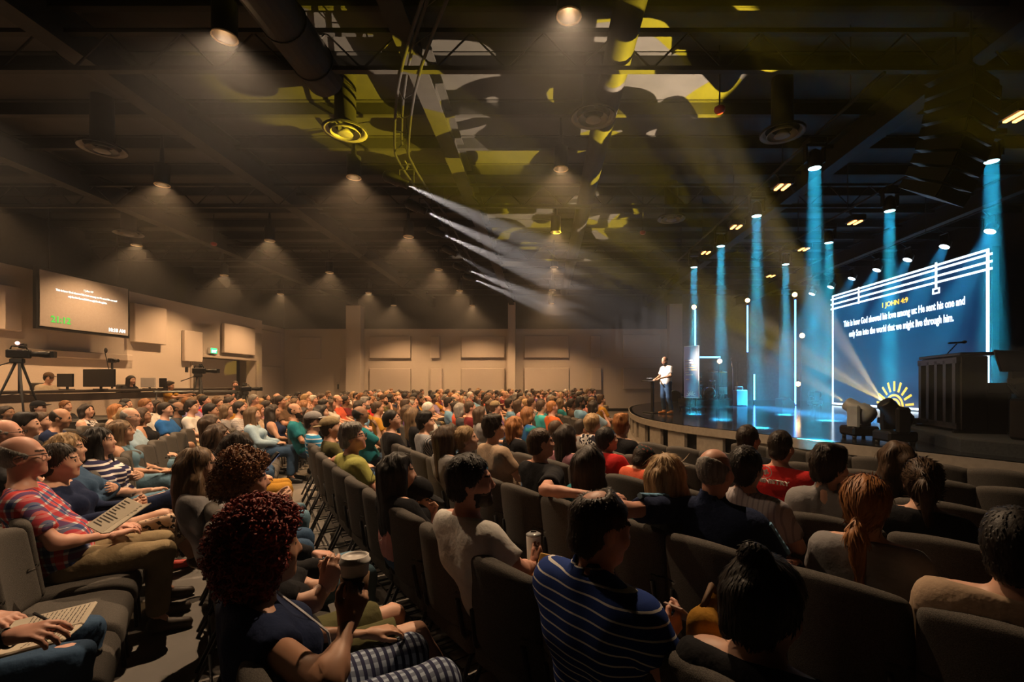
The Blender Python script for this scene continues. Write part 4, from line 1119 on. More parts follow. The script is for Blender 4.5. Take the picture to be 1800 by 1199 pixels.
    # --- shoes
    if feet:
        s = SDF()
        for x in (-1, 1):
            h_, kn, an, to = L[x]; d = unit(to-an); fwd = unit(to-an-V3(0, 0, (to-an)[2]*.0)); 
            heel = an+V3(0, 0, 0)+unit(an-kn)*.045-fwd*.03; toe = to
            s.cap(heel+fwd*.02, toe, .043, .036, k=.02, clips=None); s.cap(an+unit(an-kn)*.02, heel+fwd*.03, .045, .045, k=.03)
        cl = [(V3(0, 0, .004), V3(0, 0, -1))]
        out['shoes'] = s.mesh(.018, None, cl)
    # --- hair
    if hair:
        s = SDF(); hs = 1.0 if not f else .96; 
        n_ = Rh @ unit(V3(0, .75, -.66)); p0 = H(0, .036, .018)
        cl = [(p0, n_)]; nz = waves(seed+3, .006, 70, 5, (1, 1, .35))
        g = hv
        capc = [(H(0, .036, .018), n_), (H(0, 0, -.085), Rh @ V3(0, 0, -1))]
        if hair == 'bald_fringe':
            s.ell(H(0, -.014, .026), (V3(.077, .098, .092)+.007), Rh, k=0, clips=[(H(0, .01, .03), Rh @ unit(V3(0, .55, .85))), (H(0, .035, .0), Rh @ unit(V3(0, .95, -.3))), (H(0, 0, -.075), Rh @ V3(0, 0, -1))]); nz = waves(seed+3, .003, 70)
        else:
            s.ell(H(0, -.014, .032), (V3(.078, .098, .094)+g), Rh, k=0, clips=capc)
            if hair != 'curly' and hair != 'afro': s.ell(H(0, -.055, -.04), V3(.064, .058, .055)+g*.5, Rh, k=.02, clips=[(H(0, -.01, 0), Rh @ V3(0, 1, 0)), (H(0, 0, -.085), Rh @ V3(0, 0, -1))])
        if hair == 'top':        # fuller top, swept
            s.cap(H(-.03, .058, .103), H(-.02, -.05, .115), .028, .026, k=.04); s.cap(H(.034, .058, .100), H(.03, -.05, .112), .026, .026, k=.04)
        if hair in ('long', 'bob', 'shoulder'):
            zl = {'long': -.34, 'shoulder': -.22, 'bob': -.135}[hair]
            for x in (-1, 1):
                s.cap(H(x*.072, .012, .03), H(x*.088, .005, zl*.55), .028+g*.4, .032, k=.03); s.cap(H(x*.088, .0, zl*.55), H(x*.085, -.02, zl), .034, .022, k=.03)
                s.cap(H(x*.05, -.07, .02), H(x*.055, -.085, zl), .05, .034, k=.04)
            s.cap(H(0, -.085, .02), H(0, -.10, zl*1.05), .055, .04, k=.04)
            nz = waves(seed+3, .012, 75, 6, (1, 1, .22))
        if hair == 'wavy':
            for x in (-1, 1):
                s.cap(H(x*.075, .0, .03), H(x*.105, -.01, -.16), .035, .045, k=.04); s.cap(H(x*.10, -.01, -.16), H(x*.10, .0, -.34), .045, .028, k=.03)
                s.cap(H(x*.05, -.08, .02), H(x*.06, -.11, -.33), .06, .045, k=.04)
            nz = waves(seed+3, .022, 55, 7, (1, 1, .5))
        if hair in ('ponytail', 'low_ponytail', 'high_ponytail'):
            z0 = {'ponytail': .03, 'low_ponytail': -.055, 'high_ponytail': .085}[hair]
            y0 = -.115 if hair != 'high_ponytail' else -.10
            s.ell(H(0, y0-.012, z0), V3(.022, .022, .022), Rh, k=.01)
            s.cap(H(0, y0-.015, z0), H(0, y0-.05, z0-.05), .026, .036, k=.02); s.cap(H(0, y0-.05, z0-.05), H(.01, y0-.035, z0-.27), .036, .016, k=.02)
            nz = waves(seed+3, .009, 75, 6, (1, 1, .25))
        if hair in ('bun', 'top_bun'):
            c_ = H(0, -.10, .075) if hair == 'bun' else H(0, -.06, .135); s.ell(c_, V3(.042, .042, .038), Rh, k=.012)
        if hair == 'curly':
            for (x, y, z, r) in ((0, -.03, .09, .085), (.06, -.01, .07, .06), (-.06, -.01, .07, .06), (0, .05, .10, .05), (.05, -.07, .02, .07), (-.05, -.07, .02, .07), (0, -.09, -.02, .065), (.08, -.03, 0, .04), (-.08, -.03, 0, .04)):
                s.ell(H(x, y, z), V3(r, r, r), Rh, k=.02)
            nz = waves(seed+3, .022, 105, 10)
        if hair == 'afro':
            for (x, y, z, r) in ((0.0, -0.028, 0.077, 0.073), (0.05, -0.018, 0.045, 0.06), (-0.05, -0.018, 0.045, 0.06), (0.0, 0.041, 0.09, 0.043), (0.054, -0.055, -0.027, 0.06), (-0.054, -0.055, -0.027, 0.06), (0.0, -0.083, 0.0, 0.065), (0.077, 0.0, -0.027, 0.036), (-0.077, 0.0, -0.027, 0.036), (0.072, -0.028, -0.09, 0.039), (-0.072, -0.028, -0.09, 0.039), (0.0, -0.074, -0.09, 0.052)):
                s.ell(H(x, y, z), V3(r, r, r), Rh, k=.03)
            nz = waves(seed+3, .026, 120, 14)
        if bald: s.ell(H(.0, -.05, .128), V3(.045, .05, .035), Rh, k=.012, sub=True)
        if hair in ('afro', 'curly', 'wavy', 'long', 'bob', 'shoulder'):
            s.ell(H(0, .115, -.035), V3(.070, .085, .105), Rh, k=.01, sub=True)
        hv_, hq = s.mesh(.0095 if fine < .0105 else .0135, None, [], nz)
        if fine < .0105: hv_, hq = join([(hv_, hq), strands(hv_, hq, HC, Rh, hair, seed, {'afro': 3000, 'curly': 1800, 'bald_fringe': 350, 'short': 750}.get(hair, 950))])
        out['hair'] = (hv_, hq)
    if beard:
        s = SDF(); s.ell(H(0, .030, -.058), V3(.064, .072, .074), Rh, k=0); s.ell(H(0, .072, -.108), V3(.032, .03, .028), Rh, k=.03)
        s.ell(H(0, .105, -.064), V3(.026, .03, .012), Rh, k=.006, sub=True)
        out['beard'] = s.mesh(.009, None, [(H(0, .0, -.035), Rh @ unit(V3(0, -.25, 1))), (H(0, .008, 0), Rh @ V3(0, -1, 0))], waves(seed, .004, 90))
    out['frame'] = (HC, Rh, A, L, up, H)
    return out
def strands(v, q, HC, Rh, hair, seed, n):
    """fine locks laid over the hair body, combed away from the crown, or ringlets for curls"""
    rg = np.random.RandomState(seed); a = v[q]
    nr = np.cross(a[:, 2]-a[:, 0], a[:, 3]-a[:, 1]); ar = np.linalg.norm(nr, axis=1)+1e-12; nr = nr/ar[:, None]
    pick = rg.choice(len(q), n, p=ar/ar.sum()); w4 = rg.dirichlet((1, 1, 1, 1), n)
    p = (a[pick]*w4[:, :, None]).sum(1); N = nr[pick]
    if ((p-HC)*N).sum(1).mean() < 0: N = -N
    out = [p+N*.0]; curl = hair in ('afro', 'curly')
    if curl:
        t = np.cross(N, rg.normal(size=(n, 3))); t /= np.linalg.norm(t, axis=1)[:, None]+1e-9
        rad = rg.uniform(.006, .014, n)[:, None]; sp = rg.uniform(3.5, 6.5, n)[:, None]; K = 8
        for i in range(1, K+1):
            th = sp*i/K; out.append(p+N*(rad*(1-np.cos(th)))+t*(rad*np.sin(th))+np.cross(N, t)*(.004*i/K))
        wd = np.full(K+1, .0024); wd[-1] = .0008; side = np.cross(N, t)
        sides = [side]*(K+1)
    else:
        crown = HC+Rh @ V3(0, -.035, .12)
        L_ = {'short': .016, 'top': .026, 'bald_fringe': .009, 'bun': .03, 'top_bun': .03, 'ponytail': .06, 'low_ponytail': .06, 'high_ponytail': .06}.get(hair, .085)*rg.uniform(.6, 1.2, n)[:, None]
        d = p-crown; d /= np.linalg.norm(d, axis=1)[:, None]+1e-9
        longh = hair in ('long', 'bob', 'shoulder', 'wavy'); tied = 'ponytail' in hair
        d = d*(.5 if longh else .8)+np.array((0, 0, -.75 if longh else -.30))
        if tied:
            tie = HC+Rh @ V3(0, -.13, {'ponytail': .03, 'low_ponytail': -.055, 'high_ponytail': .085}[hair]); behind = ((p-tie) @ Rh)[:, 1] < .0
            d = np.where(behind[:, None], np.array((0, 0, -1.0)), tie-p); d /= np.linalg.norm(d, axis=1)[:, None]+1e-9
        K = 4; d = d+rg.normal(size=(n, 3))*(.10 if hair != 'top' else .22); sides = []; c = p.copy()
        for i in range(K+1):
            d = d-N*(d*N).sum(1)[:, None]; d /= np.linalg.norm(d, axis=1)[:, None]+1e-9
            sides.append(np.cross(d, N))
            if i < K: c = c+d*L_/K+N*(.0012 if i < 2 else 0)-N*((((i+1)/K)**2-(i/K)**2)*L_*L_/(2*(.11 if not tied else .3))); out.append(c.copy()); d = d+np.array((0, 0, -.10))
        wd = np.array((.0022, .0026, .0022, .0016, .0006))
    V = []
    for i, c in enumerate(out): V += [c-sides[i]*wd[i]+N*.0008, c+sides[i]*wd[i]+N*.0008]
    V = np.stack(V, 1).reshape(-1, 3); m = len(out)*2; Q = []
    base = np.arange(n)*m
    for i in range(len(out)-1): Q.append(np.stack([base+2*i, base+2*i+1, base+2*i+3, base+2*i+2], 1))
    return V, np.concatenate(Q)
def person_object(nm, label, P, loc, face, skin='fair', shirt=None, pants=None, shoe=None, hair=None, group=None, beard=None, hs=1):
    """links one figure: the body with clothing and hair as its children; face = direction looked in (x, y)"""
    rz = math.atan2(face[1], face[0])-PI/2
    v, q, mi = P['body']
    me = fast_mesh('body', v, q, [skin_mat(skin), m_dark, m_lip, beard or skin_mat(skin)], mi=mi)
    o = bpy.data.objects.new('person', me); C.objects.link(o); o.location = loc; o.rotation_euler = (0, 0, rz)
    tag(o, label, 'person', group)
    for nm_, m in (('shirt', shirt), ('trousers', pants), ('shoes', shoe), ('hair', hair), ('beard', beard)):
        if nm_ in P and m is not None:
            c = bpy.data.objects.new(nm_, fast_mesh(nm_, P[nm_][0], P[nm_][1], [m])); C.objects.link(c); c.parent = o
    return o
def glasses(o, P, m=None, dark=False):
    H = P['frame'][5]; b = MB()
    for x in (-1, 1):
        pts = [H(x*.033+.021*math.cos(a), .116+.0*math.cos(a), .0+.017*math.sin(a)) for a in np.linspace(0, 2*PI, 13)]
        b.tube(pts, .0022, 5); b.tube([H(x*.056, .113, .004), H(x*.083, .03, .008), H(x*.086, -.02, .0)], .0025, 5)
    b.tube([H(-.012, .119, .003), H(.012, .119, .003)], .0022, 5)
    b.build('glasses', m or m_gloss, o)
def ball_cap(o, P, m, m2=None, back=False):
    HC, Rh = P['frame'][0], P['frame'][1]; H = P['frame'][5]
    s = SDF(); s.ell(H(0, -.008, .055), V3(.092, .112, .085), Rh, k=0)
    v, q = s.mesh(.009, None, [(H(0, 0, .04), Rh @ V3(0, 0, -1))])
    c = bpy.data.objects.new('cap', fast_mesh('cap', v, q, [m])); C.objects.link(c); c.parent = o
    s = SDF(); sg = -1 if back else 1
    s.ell(H(0, sg*.11, .045), V3(.075, .085, .010), Rh, k=0)
    v, q = s.mesh(.006, None, [(H(0, sg*.08, 0), Rh @ V3(0, -sg, 0))])
    c2 = bpy.data.objects.new('brim', fast_mesh('brim', v, q, [m2 or m])); C.objects.link(c2); c2.parent = c
    return c
# striped / checked cloth
def stripes(name, base, line, axis='Z', period=.04, width=.2, axis2=None, third=None, bend=0):
    if name in MATS: return MATS[name]
    m = mat(name, base, .9, spec=.15); b = bsdf(m); tc = nd(m, 'ShaderNodeTexCoord'); sp = nd(m, 'ShaderNodeSeparateXYZ'); ln(m, tc, 'Object', sp, 0)
    def band(ax, per, wd, off=0):
        a = nd(m, 'ShaderNodeMath', operation='ADD'); ln(m, sp, ax, a, 0); a.inputs[1].default_value = 10+off
        d = nd(m, 'ShaderNodeMath', operation='DIVIDE'); ln(m, a, 0, d, 0); d.inputs[1].default_value = per
        f = nd(m, 'ShaderNodeMath', operation='FRACT'); ln(m, d, 0, f, 0)
        g = nd(m, 'ShaderNodeMath', operation='LESS_THAN'); ln(m, f, 0, g, 0); g.inputs[1].default_value = wd
        return g
    g1 = band(axis, period, width)
    mx = nd(m, 'ShaderNodeMix', data_type='RGBA'); mx.inputs[6].default_value = (*base, 1); mx.inputs[7].default_value = (*line, 1); ln(m, g1, 0, mx, 0)
    if axis2:
        g2 = band(axis2, period, width, .3*period); m2 = nd(m, 'ShaderNodeMix', data_type='RGBA'); m2.inputs[7].default_value = (*(third or line), 1)
        h = nd(m, 'ShaderNodeMath', operation='MULTIPLY'); ln(m, g2, 0, h, 0); h.inputs[1].default_value = .6
        ln(m, mx, 2, m2, 6); ln(m, h, 0, m2, 0); ln(m, m2, 2, b, 'Base Color')
    else: ln(m, mx, 2, b, 'Base Color')
    n = nd(m, 'ShaderNodeTexNoise'); n.inputs['Scale'].default_value = 220; ln(m, tc, 'Object', n, 'Vector')
    bp = nd(m, 'ShaderNodeBump'); bp.inputs['Strength'].default_value = .2; bp.inputs['Distance'].default_value = .002; ln(m, n, 0, bp, 'Height'); ln(m, bp, 0, b, 'Normal')
    return m
def plaid(name, base, c1, c2, per):
    """woven check: warp and weft bands of two dyes on a pale ground"""
    m = mat(name, base, .9, spec=.12); b = bsdf(m); tc = nd(m, 'ShaderNodeTexCoord'); sp = nd(m, 'ShaderNodeSeparateXYZ'); ln(m, tc, 'Object', sp, 0)
    prev = None
    hz = nd(m, 'ShaderNodeMath', operation='ADD'); ln(m, sp, 'X', hz, 0); ln(m, sp, 'Y', hz, 1)
    for src, so, off, colr, wd in ((sp, 'Z', 0, c1, .36), (sp, 'Z', .5, c2, .34), (hz, 0, 0, c1, .36), (hz, 0, .5, c2, .34)):
        d = nd(m, 'ShaderNodeMath', operation='MULTIPLY_ADD'); ln(m, src, so, d, 0); d.inputs[1].default_value = 1/per; d.inputs[2].default_value = 40+off
        f = nd(m, 'ShaderNodeMath', operation='FRACT'); ln(m, d, 0, f, 0)
        g = nd(m, 'ShaderNodeMath', operation='LESS_THAN'); ln(m, f, 0, g, 0); g.inputs[1].default_value = wd
        h = nd(m, 'ShaderNodeMath', operation='MULTIPLY'); ln(m, g, 0, h, 0); h.inputs[1].default_value = .78
        mx = nd(m, 'ShaderNodeMix', data_type='RGBA'); mx.inputs[6].default_value = (*base, 1); mx.inputs[7].default_value = (*colr, 1); ln(m, h, 0, mx, 0)
        if prev: ln(m, prev, 2, mx, 6)
        prev = mx
    ln(m, prev, 2, b, 'Base Color')
    return m
def blotch(name, c1, c2, scale, thr=.5):
    return noisy(name, c1, c2, scale, .9, 0, lo=thr-.02, hi=thr+.02, detail=1, spec=.15)

# ------------------------------------------------------------------ chairs
m_chair = noisy('chair_fabric', (.045, .041, .037), (.090, .081, .072), 260, .95, .5, detail=2, bdist=.003, spec=.15)
m_cframe = mat('chair_frame', (.014, .014, .015), .45, .4)
def chair_parts():
    s = SDF()
    def bend(X, Y, Z): return 0*X
    s.rbox(V3(0, .03, .405), V3(.215, .205, .028), .035); v, q = s.mesh(.020)
    v[:, 2] -= np.clip(v[:, 1]-.12, 0, 1)**2*2.2
    seat = fast_mesh('seat', v, q, [m_chair])
    s = SDF(); s.rbox(V3(0, 0, .685), V3(.216, .006, .195), .036); v, q = s.mesh(.016)
    # crowned top, hugging sides, reclined
    v[:, 2] += np.where(v[:, 2] > .66, -.55*np.abs(v[:, 0])**2, 0)
    w_ = np.clip((v[:, 2]-.45)/.42, 0, 1); v[:, 0] *= 1.08-.08*w_
    v[:, 1] += .9*v[:, 0]**2-.205-(v[:, 2]-.45)*.13
    back = fast_mesh('backrest', v, q, [m_chair])
    def tm(nm, b): return b.mesh(nm, m_cframe)
    b1 = MB(); b1.tube([(.215, .20, .37), (.22, .225, .0)], .0125, 8); b2 = MB(); b2.tube([(-.215, .20, .37), (-.22, .225, .0)], .0125, 8)
    b3 = MB(); b3.tube([(.22, -.16, .37), (.225, -.33, .0)], .0125, 8); b4 = MB(); b4.tube([(-.22, -.16, .37), (-.225, -.33, .0)], .0125, 8)
    fr = MB(); fr.tube([(-.215, .20, .365), (.215, .20, .365)], .011, 6); fr.tube([(-.22, -.16, .365), (.22, -.16, .365)], .011, 6)
    for x in (-.2175, .2175): fr.tube([(x, .20, .365), (x, -.16, .365), (x*.96, -.215, .45), (x*.9, -.24, .62)], .0125, 8)
    st_ = MB(); st_.tube([(-.222, -.27, .13), (.222, -.27, .13)], .008, 6); st_.tube([(-.218, .215, .15), (-.222, -.26, .15)], .007, 6); st_.tube([(.218, .215, .15), (.222, -.26, .15)], .007, 6)
    rk = MB()
    for k in range(5): rk.tube([(-.18+.09*k, .18, .21), (-.18+.09*k, -.16, .20)], .004, 5)
    rk.tube([(-.21, .18, .21), (.21, .18, .21)], .005, 5); rk.tube([(-.21, -.16, .20), (.21, -.16, .20)], .005, 5)
    return [('seat', seat), ('backrest', back), ('leg', tm('leg', b1)), ('leg', tm('leg', b2)), ('leg', tm('leg', b3)), ('leg', tm('leg', b4)), ('frame', tm('frame', fr)), ('stretcher', tm('stretcher', st_)), ('book_rack', tm('book_rack', rk))]
CH = chair_parts()
def chair(loc, face, label, group='grey upholstered chairs of the near rows'):
    t = thing('chair', label, 'chair', loc, math.atan2(face[1], face[0])-PI/2, group)
    for nm, me in CH:
        o = bpy.data.objects.new(nm, me); C.objects.link(o); o.parent = t
    return t
# ------------------------------------------------------------------ the rows near the camera
CA = Vector((23.2, 20.77)); CB = Vector((16.0, 15.0))
def rowA(k, s, a=0.0):                       # chair-back line of row k, s metres along it, a metres towards the stage
    phi = R(215.1)+s/30; r = 30-.9*k-a
    return Vector((CA.x+r*math.cos(phi), CA.y+r*math.sin(phi)))
def facing(x, y):
    c = CA if y < 7.6 else CB
    return (c-Vector((x, y))).normalized()
SHOE = {'black': m_gloss, 'white': mat('shoe_white', (.55, .53, .5), .5), 'red': mat('shoe_red', (.6, .06, .04), .5), 'brown': mat('shoe_brown', (.16, .08, .04), .5), 'sandal': mat('shoe_sandal', (.05, .035, .025), .6), 'orange': mat('shoe_orange', (.42, .17, .05), .5)}
CL = {'black': (.012, .012, .014), 'navy': (.012, .02, .055), 'darkgrey': (.05, .05, .055), 'grey': (.22, .21, .21), 'white': (.55, .53, .50), 'cream': (.45, .38, .29), 'tan': (.36, .26, .18), 'khaki': (.25, .19, .11), 'olive': (.08, .075, .03), 'teal': (.015, .15, .18), 'blue': (.02, .11, .34), 'skyblue': (.16, .32, .48), 'lightblue': (.30, .42, .52), 'denim': (.035, .07, .13), 'lightdenim': (.11, .20, .27), 'red': (.45, .02, .02), 'maroon': (.13, .015, .018), 'coral': (.55, .10, .05), 'orange': (.50, .11, .03), 'pink': (.50, .22, .20), 'mauve': (.28, .13, .16), 'mustard': (.38, .19, .025), 'lime': (.36, .36, .10), 'green': (.02, .16, .06), 'aqua': (.05, .38, .40), 'purple': (.10, .05, .18), 'lavender': (.28, .22, .38), 'brown': (.10, .06, .035)}
def cm(n): return cloth(n, CL[n]) if isinstance(n, str) else n
def hm(n, curly=False): return hair_mat(n, *HAIRS[n], curly=curly)
SPOTS = []; TRI = [0]
def hc_local(size, lean, side=0):
    Ru = np.array(Matrix.Rotation(R(side), 3, 'Y') @ Matrix.Rotation(R(-lean), 3, 'X'))
    return Ru @ V3(0, -.02, .685*size)+V3(0, 0, .54)
class Fig: pass
def sit(label, px, py, z=1.18, face=None, off=0, lean=-10, twist=0, skin='fair', shirt='grey', pants='denim', shoe='black', hairc='brown', lod=0, gl=False, cap=None, capm2=None, backcap=False, pre=None, group=None, curly=False, **sp):
    """seats a figure so that its head centre lies on the sight line of (px, py) at height z"""
    if lod == 0: z -= .04
    d = (1.65-z)*840/(py-674); hw = W(px, py, d)
    f = Vector(face).normalized() if face else facing(hw.x, hw.y)
    if off: f = Vector((f.x*math.cos(R(off))-f.y*math.sin(R(off)), f.x*math.sin(R(off))+f.y*math.cos(R(off))))
    c = math.cos(R(lean)); size = (z-.54-math.sin(R(lean))*.02)/(.685*c)
    hl = hc_local(size, lean)
    rgt = Vector((f.y, -f.x))
    root = Vector((hw.x, hw.y))-f*float(hl[1])-rgt*float(hl[0])
    g = Fig(); g.root = root; g.f = f; g.rgt = rgt; g.d = d
    g.loc = lambda p: V3((Vector((p[0], p[1]))-root).dot(rgt), (Vector((p[0], p[1]))-root).dot(f), p[2])
    g.wld = lambda p: Vector((root.x+rgt.x*p[0]+f.x*p[1], root.y+rgt.y*p[0]+f.y*p[1], p[2]))
    g.dir = lambda v: V3(Vector(v[:2]).dot(rgt), Vector(v[:2]).dot(f), v[2])
    if pre: sp.update(pre(g))
    q = [dict(fine=.0104, body_vox=.034, cloth_vox=.021, hand_vox=.010), dict(fine=.017, body_vox=.038, cloth_vox=.028, hand_vox=.011)][lod]
    q['hands'] = (True, True)
    q.update(sp); q.setdefault('seed', int(px*7+py) % 997)
    P = person_meshes(label, size=size, lean=lean, twist=twist, **q)
    sk = q.get('sleeve')
    o = person_object('p', label, P, (root.x, root.y, 0), f, skin, cm(shirt), cm(pants), SHOE[shoe], hm(hairc, curly or q.get('hair') in ('curly', 'afro')), group, beard=hm(hairc) if q.get('beard') else None)
    if gl: glasses(o, P)
    if cap is not None: ball_cap(o, P, cap, capm2, backcap)
    g.o = o; g.P = P; SPOTS.append((root.x, root.y)); TRI[0] += sum(len(P[k][1])*2 for k in P if k != 'frame')
    return g
m_plaid = plaid('plaid_red_navy', (.50, .50, .52), (.45, .02, .02), (.012, .03, .13), .10)
m_polo = stripes('polo_stripe', (.012, .035, .17), (.60, .58, .55), 'Z', .034, .16)
m_stripe_nw = stripes('navy_white_stripe', (.02, .02, .06), (.6, .56, .54), 'Z', .045, .35)
m_stripe_gr = stripes('grey_fine_stripe', (.07, .08, .10), (.40, .39, .40), 'X', .02, .4)
m_stripe_bl = stripes('blue_white_stripe', (.02, .17, .34), (.5, .55, .58), 'Z', .05, .25)
m_plaid_w = stripes('white_check', (.42, .38, .36), (.09, .08, .10), 'Z', .03, .14, 'X', (.09, .08, .10))
m_leopard = blotch('leopard_print', (.50, .36, .26), (.03, .025, .022), 34, .56)
m_bwprint = blotch('black_white_print', (.55, .53, .52), (.012, .012, .02), 22, .5)
m_tiedye = blotch('tie_dye_blue', (.04, .14, .24), (.015, .05, .10), 9, .5)
m_tiedye2 = blotch('tie_dye_green', (.02, .20, .22), (.02, .10, .28), 8, .5)
m_capri = stripes('woven_print', (.02, .025, .06), (.30, .36, .46), 'Y', .030, .55, 'X', (.02, .02, .05))
m_plaid_p = stripes('pale_stripe', (.32, .29, .30), (.22, .20, .22), 'X', .03, .3)
# row behind the red haired woman, seen in profile
sit('bald man with glasses in red white and navy plaid shirt and khakis', 40, 803, 1.25, hair='bald_fringe', hairc='grey', shirt=m_plaid, pants='khaki', gl=True, skin='pink', la='lap', ra='lap', wide=1.12, belly=.03, rl='std', ll='std', lean=-14, head=(0, 8, 0), shoe='sandal', off=4, leg_vox=.019, hand_vox=.006)
g_tied = sit('woman with tied dark hair and dark denim jacket holding an open book', 106, 812, 1.15, sex='f', hair='bun', hairc='dark', shirt='navy', sleeve='long', pants=m_leopard, bottom='skirt', la='hold', ra='hold', shoe='sandal', lean=-8, off=-8, rl='over', leg_vox=.019, hand_vox=.006)
sit('blonde woman in blue denim jacket with folded arms', 118, 790, 1.17, sex='f', hair='shoulder', hairc='blond', shirt='denim', sleeve='long', la='cross', ra='cross_under', pants='navy', shoe='red', rl='over', lean=-12, leg_vox=.019, hand_vox=.006)
sit('long dark haired woman in navy and white striped top and pale jeans', 176, 776, 1.17, sex='f', hair='long', hairc='black', shirt=m_stripe_nw, sleeve='short', la='cross', ra='lap', pants='lightdenim', shoe='white', rl='ankle_on_knee', lean=-12, head=(-10, 5, 0), leg_vox=.019, hand_vox=.006)
sit('tanned blonde woman in sleeveless top and denim shorts', 214, 758, 1.16, sex='f', hair='wavy', hairc='light_brown', shirt='lightdenim', sleeve='none', skin='tan', la='lap', ra='thigh', bottom='shorts', pants='lightdenim', shoe='white', rl='out', lean=-8, leg_vox=.019, hand_vox=.006)
sit('bald man in pale blue shirt with black strap across it', 230, 733, 1.2, hair='bald_fringe', hairc='grey', shirt='lightblue', pants='lightdenim', gl=True, lod=1, head=(-5, 10, 0))
sit('woman with glasses in black vest top with bare crossed legs', 251, 731, 1.15, sex='f', hair='bob', hairc='brown', shirt='black', sleeve='none', bottom='shorts', pants='denim', skin='tan', rl='over', gl=True, lod=1)
sit('man in bright blue tee near the booth wall', 291, 720, 1.2, shirt='blue', pants='khaki', hairc='dark', lod=1)
sit('bald bearded man in grey tee beside the blue tee', 314, 718, 1.18, hair='bald_fringe', hairc='black', beard=True, skin='brown', shirt='darkgrey', lod=1)
sit('heavy man in pale grey tee with dark parted hair', 337, 716, 1.2, shirt='white', pants='khaki', hairc='dark', hair='top', lod=1, wide=1.1, belly=.03)
# further people before the booth
far_left = [
 (12, 762, 'bald man cut by the picture edge behind the plaid shirt', dict(hair='bald_fringe', hairc='grey', shirt='darkgrey', skin='pink', gl=True)),
 (47, 747, 'dark haired boy in profile behind the bald plaid man', dict(hairc='black', hair='top', shirt='black')),
 (73, 741, 'short haired woman in dark top next to dark haired boy', dict(hairc='brown', hair='short', sex='f', shirt='darkgrey')),
 (107, 735, 'balding man in navy shirt leaning forward', dict(hairc='dark', hair='bald_fringe', shirt='navy', lean=4, skin='tan')),
 (68, 717, 'person in dark flat cap under the camera tripod', dict(hairc='dark', shirt='black', cap='black')),
 (116, 714, 'ginger haired person in dim light below the booth counter', dict(hairc='auburn', shirt='black', sex='f')),
 (153, 722, 'dark bobbed woman in black and white print sleeveless top', dict(hairc='dark', hair='bob', sex='f', shirt=m_bwprint, sleeve='none', head=(-20, 5, 0))),
 (205, 722, 'blonde woman in pale top with hand at her neck', dict(hairc='ginger', hair='shoulder', sex='f', shirt='cream', sleeve='none', ra='chin')),
 (222, 711, 'dark haired man in black at the booth wall', dict(hairc='black', shirt='black')),
 (259, 709, 'woman in white vest under the hanging headsets', dict(hairc='dark', sex='f', hair='bun', shirt='white', sleeve='none')),
 (358, 704, 'dark haired woman just right of the mustard camera operator', dict(hairc='dark', sex='f', hair='bob', shirt='mauve')),
 (371, 723, 'dark haired man in green tee before the white plaid shirt', dict(hairc='black', shirt='olive', skin='tan')),
 (382, 704, 'fair haired woman in black by the second camera tripod', dict(hairc='light_brown', sex='f', hair='shoulder', shirt='black')),
 (399, 722, 'older woman with short fair hair and sunglasses on her head', dict(hairc='light_brown', sex='f', hair='bob', shirt='grey')),
]
m_capk = cloth('black', CL['black'])
for px, py, lb, sp in far_left:
    sp = dict(sp); 
    if sp.get('cap'): sp['cap'] = m_capk
    sit(lb, px, py, 1.15 if sp.get('sex') == 'f' else 1.2, lod=1, **sp)

# the row with the red haired woman
def cup_arm(g):
    w = g.loc(W(612, 1096, 1.30)); e = g.loc(W(575, 1205, 1.16))
    return dict(ra=dict(e=e, w=w, d=g.dir((.05, .12, .22)), n=g.dir((-.55, .75, .1)), c=42), la='thigh')
g_red = sit('woman with big curly red hair in navy top and woven capri pants', 462, 962, 1.17, sex='f', hair='afro', hairc='red', hv=.02, shirt='navy', sleeve='cap', pants=m_capri, bottom='crop', shoe='sandal', skin='tan', wide=1.06, belly=.02, pre=cup_arm, rl='out', ll='std', lean=-6, fine=.009, hand_vox=.00455, leg_vox=.019)
def olive_arm(g):
    e = g.loc(W(545, 1062, 1.75)); w = g.loc(W(573, 1030, 1.80)); e2 = g.loc(W(560, 1040, 2.0)); w2 = g.loc(W(583, 1022, 1.9))
    return dict(ra=dict(e=e, w=w, d=g.dir((.10, .05, .2)), n=g.dir((-.3, .9, 0)), c=40), la=dict(e=e2, w=w2, d=g.dir((.05, -.05, .2)), n=g.dir((-.2, -.9, .1)), c=45))
sit('person in olive shorts with bare crossed leg beside the red haired woman', 455, 930, 1.13, sex='f', hair='short', hairc='dark', shirt='black', pants='olive', bottom='shorts', shoe='sandal', skin='fair', rl='out', pre=olive_arm, hand_vox=.0045, leg_vox=.019)
sit('woman with short ginger curls in dark top, row of the red hair', 431, 845, 1.18, sex='f', hair='curly', hairc='auburn', hv=.02, shirt='black', sleeve='long', pants='lightdenim', rl='std', skin='pink', head=(-6, 5, 0), lean=-8)
sit('woman with long tan hair held by a metal clip', 352, 822, 1.15, sex='f', hair='wavy', hairc='light_brown', shirt='grey', sleeve='short', pants='denim', off=-10)
g_phone = sit('dark haired man bent over a phone in the ginger curls row', 412, 793, 1.15, hair='top', hairc='dark', shirt='grey', pants='lightdenim', la='hold', ra='hold', lean=2, head=(0, 28, 0), shoe='black')
sit('brown haired woman in mustard trousers beyond the phone user', 385, 768, 1.15, sex='f', hair='wavy', hairc='brown', shirt='darkgrey', pants='mustard')
sit('long brown haired woman hiding her neighbour beyond the mustard trousers', 372, 747, 1.15, sex='f', hair='long', hairc='brown', shirt='black', pants='denim', lod=1)
